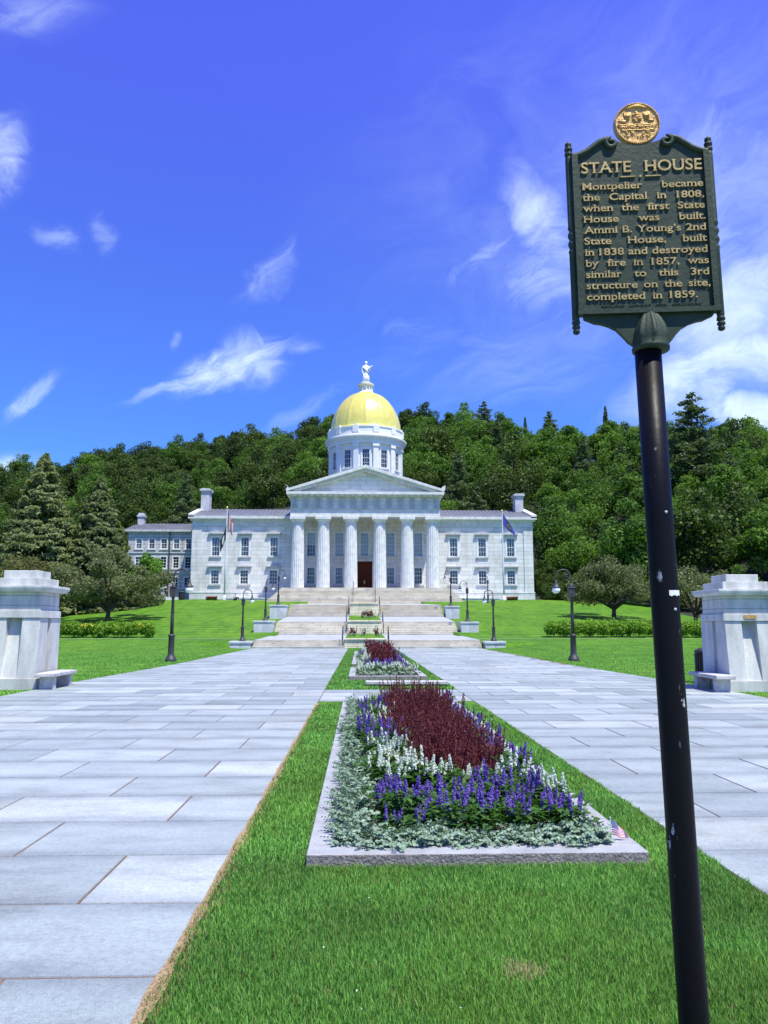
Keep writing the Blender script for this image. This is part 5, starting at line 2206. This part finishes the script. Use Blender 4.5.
# ------------------------------------------------------------------ grass
def blades(rng, X, Y, h, w, col, z=0.):
    n = len(X)
    a = rng.uniform(0, 6.283, n)
    hh = h * rng.uniform(.55, 1.25, n)
    ww = w * rng.uniform(.7, 1.3, n)
    ln = hh * rng.uniform(.1, .75, n)
    b = a + rng.uniform(.8, 2.3, n)
    dx, dy = np.cos(b), np.sin(b)
    sx, sy = np.cos(a) * ww / 2, np.sin(a) * ww / 2
    z = np.zeros(n) + z
    p0 = np.stack([X - sx, Y - sy, z], 1)
    p1 = np.stack([X + sx, Y + sy, z], 1)
    mx, my, mz = X + dx * ln * .35, Y + dy * ln * .35, z + hh * .62
    p2 = np.stack([mx + sx * .8, my + sy * .8, mz], 1)
    p3 = np.stack([mx - sx * .8, my - sy * .8, mz], 1)
    tx, ty, tz = X + dx * ln, Y + dy * ln, z + hh * .95
    p4 = np.stack([tx + sx * .12, ty + sy * .12, tz], 1)
    p5 = np.stack([tx - sx * .12, ty - sy * .12, tz], 1)
    V = np.stack([p0, p1, p2, p3, p4, p5], 1).reshape(-1, 3)
    base = (np.arange(n) * 6)[:, None]
    F = np.concatenate([base + [[0, 1, 2, 3]], base + [[3, 2, 4, 5]]], 0)
    return V, F, np.repeat(col, 6, 0)


def vnoise(X, Y, s, seed):
    r = np.random.default_rng(seed)
    g = r.random((64, 64))
    u, v = X / s, Y / s
    i, j = np.floor(u).astype(int), np.floor(v).astype(int)
    fu, fv = u - i, v - j
    fu, fv = fu * fu * (3 - 2 * fu), fv * fv * (3 - 2 * fv)
    G = lambda a, b: g[a % 64, b % 64]
    return (G(i, j) * (1 - fu) + G(i + 1, j) * fu) * (1 - fv) + (G(i, j + 1) * (1 - fu) + G(i + 1, j + 1) * fu) * fv


def build_grass():
    rng = np.random.default_rng(77)

    def tone(X, Y, k=1.):
        n = len(X)
        t = rng.random(n)[:, None]
        c = np.array([.072, .220, .030]) * (1 - t ** 1.3) + np.array([.24, .50, .095]) * t ** 1.3
        m = vnoise(X, Y, .5, 1)[:, None]
        c = c * (.72 + .55 * m)
        y = (vnoise(X, Y, .9, 4)[:, None] > .62) * rng.random((n, 1)) * .5
        c = c * (1 - y) + np.array([.16, .27, .03]) * y
        dry = (rng.random(n) < .03)[:, None]
        return np.where(dry, np.array([.30, .24, .10]) * (.6 + .6 * t), c) * k

    def area(xa, xb, ya, yb, dens):
        n = int((xb - xa) * (yb - ya) * dens)
        return rng.uniform(xa, xb, n), rng.uniform(ya, yb, n)

    Vs, Fs, Cs, o = [], [], [], 0

    def add(X, Y, h, w, keep=None, col=None, z=0.):
        nonlocal o
        if keep is not None:
            X, Y = X[keep], Y[keep]
            if col is not None:
                col = col[keep]
        c = tone(X, Y) if col is None else col
        V, F, C = blades(rng, X, Y, h, w, c, z)
        Vs.append(V)
        Fs.append(F + o)
        Cs.append(C)
        o += len(V)

    def in_island(X, Y, yfar=16.7):
        wob = .02 * (vnoise(X, Y, .35, 9) - .5) + .03 * (vnoise(X, Y, .12, 8) - .5)
        r = 1.1                                   # rounded far corners
        k = np.ones(len(X), bool)
        k &= (X > IL + wob) & (X < IR + wob) & (Y < yfar + wob)
        for cx, sg in ((IL + r, -1), (IR - r, 1)):
            m = ((X - cx) * sg > 0) & (Y > yfar - r)
            k &= ~(m & ((X - cx) ** 2 + (Y - yfar + r) ** 2 > r * r))
        bed = (X > BL - .005) & (X < BR + .005) & (Y > 5.42) & (Y < 16.6)
        return k & ~bed

    def dryspot(X, Y):
        d = np.hypot((X - .76) / .12, (Y - 3.83) / .12)
        return rng.random(len(X)) < np.clip(1.1 - d, 0, .6)
    # near lawn
    for ya, yb, dens, h, w in ((.6, 2.6, 2200, .05, .006), (2.6, 4.4, 19000, .036, .0036), (4.4, 5.5, 14000, .038, .0043)):
        X, Y = area(IL - .06, IR + .06, ya, yb, dens)
        k = in_island(X, Y)
        X, Y = X[k], Y[k]
        c = tone(X, Y)
        d = dryspot(X, Y)
        c[d] = np.array([.55, .46, .22]) * rng.uniform(.6, 1.1, (d.sum(), 1))
        ew = (X < IL + .13 * rng.random(len(X)) ** 2) & (rng.random(len(X)) < .75)
        c[ew] = np.array([.50, .36, .17]) * rng.uniform(.5, 1.1, (ew.sum(), 1))
        add(X, Y, h, w, None, c)
    for ya, yb, dens, w in ((5.4, 8, 7500, .0065), (8, 12, 4200, .009), (12, 16.8, 2400, .013)):
        for xa, xb in ((IL - .06, BL), (BR, IR + .06)):
            X, Y = area(xa, xb, ya, yb, dens)
            k = in_island(X, Y)
            X, Y = X[k], Y[k]
            c = tone(X, Y, 1.18)
            ew = (X < IL + .10 * rng.random(len(X)) ** 2) & (rng.random(len(X)) < .7)
            c[ew] = np.array([.50, .36, .17]) * rng.uniform(.5, 1.1, (ew.sum(), 1))
            add(X, Y, .04, w, None, c)
        if yb > 16:
            X, Y = area(BL, BR, 16.5, 16.8, 2400)
            add(X, Y, .05, w)
    # second island
    X, Y = area(IL, IR, 19.8, 56, 900)
    rr = np.hypot(X - .76, 0)
    k = ~((X > BL) & (X < BR) & (((Y > 23.1) & (Y < 28.2)) | ((Y > 30.6) & (Y < 46))))
    k &= (Y > 19.85 + .8 * np.clip(np.abs(X - .76) - 1.1, 0, 1) ** 2)
    add(X[k], Y[k], .055, .022, None, tone(X[k], Y[k], 1.1))
    # lawns beside the walk, thinning out with distance
    for sgn in (-1, 1):
        n = 90000
        Y = 13 + (64 - 13) * rng.random(n) ** 1.25
        X = rng.uniform(7.9, 26, n)
        edge = np.where(sgn < 0, 7.8 + .45 * smoothstep(34, 20, Y), 8.6 + .5 * smoothstep(34, 20, Y))
        wob = .1 * (vnoise(X, Y, .4, 3) - .5)
        k = (X > edge + wob)
        X = X * sgn
        k &= ~((np.abs(X - (-9.06 if sgn < 0 else 9.72)) < .68) & (np.abs(Y - (20.9 if sgn < 0 else 19.75)) < 1.0))
        xx, yy = X[k], Y[k]
        add(xx, yy, np.interp(yy, [15, 40, 64], [.055, .04, .02]), .02, None, tone(xx, yy, 1.3), ground_z(xx, yy))
    V, F, C = np.concatenate(Vs), np.concatenate(Fs), np.concatenate(Cs)
    print('blades', len(V) // 6)
    g = np_mesh('grass', V, F, 'grass_blade', col=C)
    tag(g, kind='stuff')
    # sandy thatch along the edge of the walk
    Vd, Fd = [], []
    ys = np.arange(.5, 16.4, .06)
    for i, y in enumerate(ys):
        w = .014 + .018 * float(vnoise(np.array([y]), np.array([0.]), .5, 6)[0]) + .02 * float(vnoise(np.array([y]), np.array([3.]), .13, 6)[0])
        Vd += [(IL - w * .75, y, .0175), (IL + w, y, .0185)]
        if i:
            Fd.append((2 * i - 2, 2 * i - 1, 2 * i + 1, 2 * i))
    plain('thatch', (.55, .38, .20), (.22, .14, .07), 70, .95, 1.0, 90)
    tag(np_mesh('dry_edge', Vd, Fd, 'thatch'), kind='stuff')
    # clover heads scattered in the near grass
    k = 9
    X, Y = rng.normal(-.15, .35, k), rng.normal(3.75, .5, k)
    c = cards(np.stack([X, Y, np.full(k, .052)], 1), rng.normal(size=(k, 3)) + [0, 0, 2], .006, rng, .9)
    tag(np_mesh('clover_flowers', c[0], c[1], 'petal_white'), kind='stuff')


build_grass()


# ------------------------------------------------------------------ the roadside marker
def text_mesh(body, size, offset=.0, extr=.004, serif=True, xs=1.0):
    """one word as vertices and faces, with little slab serifs added to the stems"""
    cu = bpy.data.curves.new('lettering', 'FONT')
    cu.body = body
    cu.size = 1.0
    cu.offset = offset
    cu.resolution_u = 4
    ob = bpy.data.objects.new('lettering', cu)
    COL.objects.link(ob)
    dg = bpy.context.evaluated_depsgraph_get()
    me = bpy.data.meshes.new_from_object(ob.evaluated_get(dg))
    bpy.data.objects.remove(ob)
    bm = bmesh.new()
    bm.from_mesh(me)
    bpy.data.meshes.remove(me)
    bmesh.ops.remove_doubles(bm, verts=bm.verts, dist=1e-5)
    ser = []
    if serif:
        for e in bm.edges:
            if len(e.link_faces) != 1:
                continue
            a, b = e.verts[0].co, e.verts[1].co
            if abs(a.y - b.y) < .003 and .05 < abs(a.x - b.x) < .17:
                f = e.link_faces[0].calc_center_median()
                up = f.y > a.y
                if (up and a.y < .03) or ((not up) and a.y > .42):
                    ser.append((min(a.x, b.x), max(a.x, b.x), a.y, up))
    V, F = [], []
    r = bmesh.ops.extrude_face_region(bm, geom=bm.faces[:])
    for g in r['geom']:
        if isinstance(g, bmesh.types.BMVert):
            g.co.z += extr / size
    bm.normal_update()
    bm.verts.index_update()
    V = [Vector((v.co.x * xs, v.co.y, v.co.z)) * size for v in bm.verts]
    F = [[v.index for v in f.verts] for f in bm.faces]
    bm.free()
    for xa, xb, y, up in ser:
        d, hh = .045, .055
        ya, yb = (y, y + hh) if up else (y - hh, y)
        mm = MB()
        mm.box((xa - d) * xs, (xb + d) * xs, ya, yb, 0, extr / size * 1.003)
        o = len(V)
        V += [Vector(p) * size for p in mm.v]
        F += [[i + o for i in f] for f in mm.f]
    return V, F


def build_marker():
    root = empty('historic_marker', (.880, 2.166, .384), 'dark green cast historic marker with gold lettering on a tall black post', 'sign')
    root.scale = (.76, .76, .76)
    # post, leaning very slightly
    m = MB()
    m.smooth = True
    m.lathe([(.051, -.8), (.051, .3), (.0505, 2.0), (.050, 2.66)], seg=32)
    post = m.build('post', 'post_paint', root)
    post.rotation_euler = (0, R(-.9), 0)
    m = MB()
    m.smooth = True
    for z, q in ((2.02, .15), (1.66, .35)):
        m.ball((.05 * math.sin(q), -.05 * math.cos(q), z), .006, 10, 6)
    m.build('bolt', 'trim_grey', post)
    # paper torn off the post
    V = []
    for j, z in enumerate((1.712, 1.73)):
        for i in range(9):
            a = -math.pi / 2 - .05 + i * .16
            V.append((.0525 * math.cos(a), .0525 * math.sin(a), z - .004 * (i % 3 == 1) * (1 - j)))
    np_mesh('paper_scrap', V, [(i, i + 1, i + 10, i + 9) for i in range(8)], 'white_paint', parent=post)

    head = bpy.data.objects.new('plate', None)
    # build the plate in its own frame: x along the plate, y to the back, z up
    M = Matrix.Translation((1.1215 - 1.158, 0, 0)) @ Matrix.Translation((0, 0, 3.13)) @ Matrix.Rotation(R(-5), 4, 'Z') @ Matrix.Rotation(R(-.35), 4, 'Y') @ Matrix.Scale(.972, 4) @ Matrix.Translation((0, 0, -3.125))

    def put(m, name, mat, parent, bevel=0., segs=2):
        m.v = [tuple(M @ Vector(p)) for p in m.v] if parent is root else m.v
        return m.build(name, mat, parent, bevel, segs=segs)

    def putc(m, name, mat, parent, bevel=0.):
        m.v = [tuple(M @ Vector(p)) for p in m.v]
        return m.build(name, mat, parent, bevel)

    # outline of the plate with swan neck shoulders
    def swan(x):
        # top edge height as a function of |x|: low at the rods, high at the scrolls, dipping under the seal
        ax = abs(x)
        pts = [(.288, 3.500), (.25, 3.506), (.215, 3.522), (.185, 3.545), (.16, 3.564), (.135, 3.572), (.115, 3.571), (.10, 3.563), (.085, 3.556), (.05, 3.545), (0, 3.54)]
        for (a, za), (b, zb) in zip(pts, pts[1:]):
            if b <= ax <= a:
                t = (a - ax) / (a - b)
                return za + (zb - za) * t
        return 3.5
    xs = [-.285 + .57 * i / 56 for i in range(57)]
    m = MB()
    n = len(xs)
    V = []
    for y in (-.014, .014):
        for x in xs:
            V.append((x, y, 2.80))
            V.append((x, y, swan(x)))
    F = []
    for i in range(n - 1):
        a = 2 * i
        F.append((a, a + 2, a + 3, a + 1))
        b = 2 * n + 2 * i
        F.append((b, b + 1, b + 3, b + 2))
        F.append((a + 1, a + 3, b + 3, b + 1))
        F.append((a, b, b + 2, a + 2))
    F.append((0, 1, 2 * n + 1, 2 * n))
    F.append((2 * n - 2, 4 * n - 2, 4 * n - 1, 2 * n - 1))
    m.add(V, F)
    plate = putc(m, 'plate', 'sign_green', root)
    # raised border: bottom bar, side bars, swan neck mouldings with scroll ends
    m = MB()
    m.box(-.283, .283, -.030, -.0135, 2.797, 2.818)
    for s in (-1, 1):
        m.box(s * .268 - .012, s * .268 + .012, -.028, -.0135, 2.8181, 3.498)
    m.smooth = True
    for s in (-1, 1):
        pts, rad = [], []
        for i in range(24):
            x = .280 - (.280 - .125) * i / 23
            pts.append((s * x, -.016, swan(x) - .006))
            rad.append(.0125)
        cx, cz = .112, 3.549
        for k in range(26):
            t = math.pi * .62 + -0 + k * .27
            rr = .026 * (1 - k / 34)
            pts.append((s * (cx - rr * math.cos(math.pi - t) * -1), -.018, cz + rr * math.sin(t)))
            rad.append(.0115 - .003 * k / 26)
        m.tube(pts, rad, 10)
    putc(m, 'border', 'sign_green', plate)
    for s in (-1, 1):
        m = MB()
        m.smooth = True
        m.lathe([(.012, 2.775), (.015, 2.79), (.015, 3.07), (.017, 3.08), (.011, 3.09), (.017, 3.105), (.018, 3.115), (.011, 3.13), (.018, 3.145), (.017, 3.155), (.011, 3.17), (.017, 3.18), (.015, 3.19), (.015, 3.49), (.013, 3.505)], (s * .288, 0, 0), 16)
        rod = putc(m, 'side_rod', 'sign_green', root)
        m = MB()
        m.smooth = True
        m.lathe([(.010, 3.50), (.016, 3.508), (.017, 3.518), (.009, 3.524), (.016, 3.531), (.017, 3.540), (.009, 3.546), (.014, 3.553), (.013, 3.563), (.004, 3.57)], (s * .288, 0, 0), 16)
        m.lathe([(.005, 2.722), (.013, 2.727), (.014, 2.738), (.009, 2.742), (.016, 2.748), (.016, 2.757), (.009, 2.762), (.017, 2.768), (.016, 2.778), (.01, 2.785)], (s * .288, 0, 0), 16)
        putc(m, 'finial', 'sign_green', rod)
    # bracket under the plate and the ribbed acorn on top of the post
    prof = [(.258, 2.797), (.256, 2.785), (.24, 2.778), (.215, 2.766), (.19, 2.762), (.16, 2.752), (.13, 2.735), (.105, 2.708), (.085, 2.682), (.06, 2.664)]
    m = MB()
    poly = [(x, z) for x, z in prof] + [(-x, z) for x, z in reversed(prof)]
    m.prism(poly, 'y', -.011, .011)
    br = putc(m, 'bracket', 'sign_green', root)
    V, F = [], []
    ap = [(.060, 2.640), (.072, 2.645), (.073, 2.658), (.068, 2.664), (.070, 2.685), (.068, 2.71), (.060, 2.742), (.047, 2.772), (.029, 2.800), (.010, 2.820), (.002, 2.826)]
    ns = 60
    for r, z in ap:
        for k in range(ns):
            t = 2 * math.pi * k / ns
            rib = 1 + (.17 * abs(math.cos(4 * t)) ** 14 if z > 2.666 else 0)
            V.append((r * rib * math.cos(t) + .004, r * rib * math.sin(t), z))
    for i in range(len(ap) - 1):
        for k in range(ns):
            k2 = (k + 1) % ns
            F.append((i * ns + k, i * ns + k2, (i + 1) * ns + k2, (i + 1) * ns + k))
    F.append(tuple(range(ns - 1, -1, -1)))
    m = MB()
    m.smooth = True
    m.add(V, F)
    putc(m, 'post_cap', 'sign_green', root)
    # seal
    m = MB()
    m.smooth = False
    SC = (.0, 3.637)
    seg = 64
    R0 = .0955
    V, F = [], []
    rings = [(R0 * .98, .012), (R0, .009), (R0, -.010), (R0 * .975, -.016), (R0 * .93, -.016), (R0 * .915, -.012), (0.0005, -.012)]
    for r, y in rings:
        for k in range(seg):
            t = 2 * math.pi * k / seg
            V.append((SC[0] + r * math.cos(t), y, SC[1] + r * math.sin(t)))
    for i in range(len(rings) - 1):
        for k in range(seg):
            k2 = (k + 1) % seg
            F.append((i * seg + k, (i + 1) * seg + k, (i + 1) * seg + k2, i * seg + k2))
    F.append(tuple(range(seg)))
    m.add(V, F)
    seal = putc(m, 'seal', 'seal_gold', root)
    m = MB()
    m.smooth = True
    for k in range(72):
        t = 2 * math.pi * k / 72
        m.ball((SC[0] + R0 * .945 * math.cos(t), -.016, SC[1] + R0 * .945 * math.sin(t)), .0028, 6, 4)
    rg = random.Random(4)
    X, Z = SC
    # pine in the middle, two sheaves, cow, furrows, wood line and wavy bands above and below
    m.tube([(X, -.013, Z - .012), (X, -.013, Z + .055)], [.004, .002], 6)
    for k in range(34):
        a, r = rg.uniform(0, 6.28), rg.uniform(0, .02)
        m.ball((X + r * math.cos(a), -.014, Z + .028 + r * math.sin(a) * 1.1), rg.uniform(.003, .006), 6, 4)
    for sx in (-1, 1):
        for k in range(5):
            m.tube([(X + sx * .040 + (k - 2) * .003, -.014, Z + .018), (X + sx * .040 + (k - 2) * .0065, -.014, Z + .05)], .0026, 5)
        m.tube([(X + sx * .040 - .009, -.015, Z + .035), (X + sx * .040 + .009, -.015, Z + .035)], .003, 5)
    m.ball((X - .058, -.013, Z + .010), .010, 10, 6, (1.4, .5, .7))
    m.ball((X - .073, -.013, Z + .014), .005, 8, 5, (1.2, .6, .8))
    for q in (-.065, -.052):
        m.tube([(X + q, -.013, Z + .008), (X + q, -.013, Z - .003)], .0018, 5)
    m.ball((X + .058, -.013, Z + .012), .009, 10, 6, (1.5, .5, .7))
    m.tube([(X + .066, -.013, Z + .014), (X + .07, -.014, Z + .03)], .002, 5)
    for z0, hw in ((-.006, .082), (-.013, .078), (-.030, .070)):
        m.tube([(X - hw + 2 * hw * i / 16, -.0135, Z + z0 + .0015 * math.sin(i * 1.9)) for i in range(17)], .0026, 5)
    for k in range(70):
        x = rg.uniform(-.07, .07)
        m.ball((X + x, -.013, Z - .021 + rg.uniform(-.005, .005)), rg.uniform(.002, .0038), 6, 4)
    for k in range(46):
        x = rg.uniform(-.055, .055)
        zz = -.050 + rg.uniform(-.014, .014) + .16 * x * x * 10
        m.ball((X + x, -.013, Z + zz), rg.uniform(.002, .0045), 6, 4)
    m.tube([(X - .045 + .09 * i / 12, -.014, Z + .066 + .012 * math.sin(math.pi * i / 12)) for i in range(13)], [.002 + .005 * math.sin(math.pi * i / 12) for i in range(13)], 6)
    putc(m, 'seal_relief', 'seal_gold', seal)
    # lettering
    yf = -.0142
    m = MB()

    def word(txt, size, x, z, xs=1., off=.0, extr=.006, serif=True):
        V, F = text_mesh(txt, size, off, extr, serif, xs)
        if V:
            x0 = min(v.x for v in V)
        m.add([(v.x - x0 + x, yf - v.z, z + v.y) for v in V], F)

    def width(txt, size, xs, off, serif=True):
        V, F = text_mesh(txt, size, off, .006, serif, xs)
        return max(v.x for v in V) - min(v.x for v in V)

    LX, RX = -.243, .250
    cap = .72              # cap height of the built-in face per unit size

    def flush(nm):
        nonlocal m
        putc(m, nm, 'sign_gold', plate)
        m = MB()

    def line(words, z, caph, off=.012, xs=1.05, last=False):
        size = caph / cap
        ws = [width(w, size, xs, off) for w in words]
        gap = (RX - LX - sum(ws)) / max(1, len(words) - 1)
        if last:
            gap = min(gap, .028)
        if gap < .012:
            k = (RX - LX - .015 * (len(words) - 1)) / sum(ws)
            xs *= k
            ws = [q * k for q in ws]
            gap = .015
        x = LX
        for w, q in zip(words, ws):
            word(w, size, x, z, xs, off)
            x += q + gap
    z0 = 3.416
    line(['STATE', 'HOUSE'], z0, .050, .008, 1.06)
    flush('title_line')
    T = ['Montpelier became', 'the Capital in 1808,', 'when the first State', 'House was built.', 'Ammi B. Young\u2019s 2nd', 'State House, built', 'in 1838 and destroyed',
         'by fire in 1857, was', 'similar to this 3rd', 'structure on the site,', 'completed in 1859.']
    for i, t in enumerate(T):
        line(t.split(), 3.341 - i * .0482, .0305, .008, 1.30, i == len(T) - 1)
        flush('text_line')
    # short rules and a dot under the title
    m.box(-.085, -.022, yf - .006, yf, 3.3925, 3.3965)
    m.box(.018, .081, yf - .006, yf, 3.3925, 3.3965)
    m.box(-.006, .002, yf - .006, yf, 3.391, 3.398)
    flush('title_rule')
    m = MB()
    ws = ['VERMONT', 'HISTORIC', 'SITES', 'COMMISSION']
    sz = .0125 / cap
    qs = [width(w, sz, 1.1, .004) for w in ws]
    gap = (.395 - sum(qs)) / 3
    x = -.185
    for w, q in zip(ws, qs):
        word(w, sz, x, 2.8245, 1.1, .004, .004)
        x += q + gap
    putc(m, 'small_lettering', 'sign_green', plate)


build_marker()
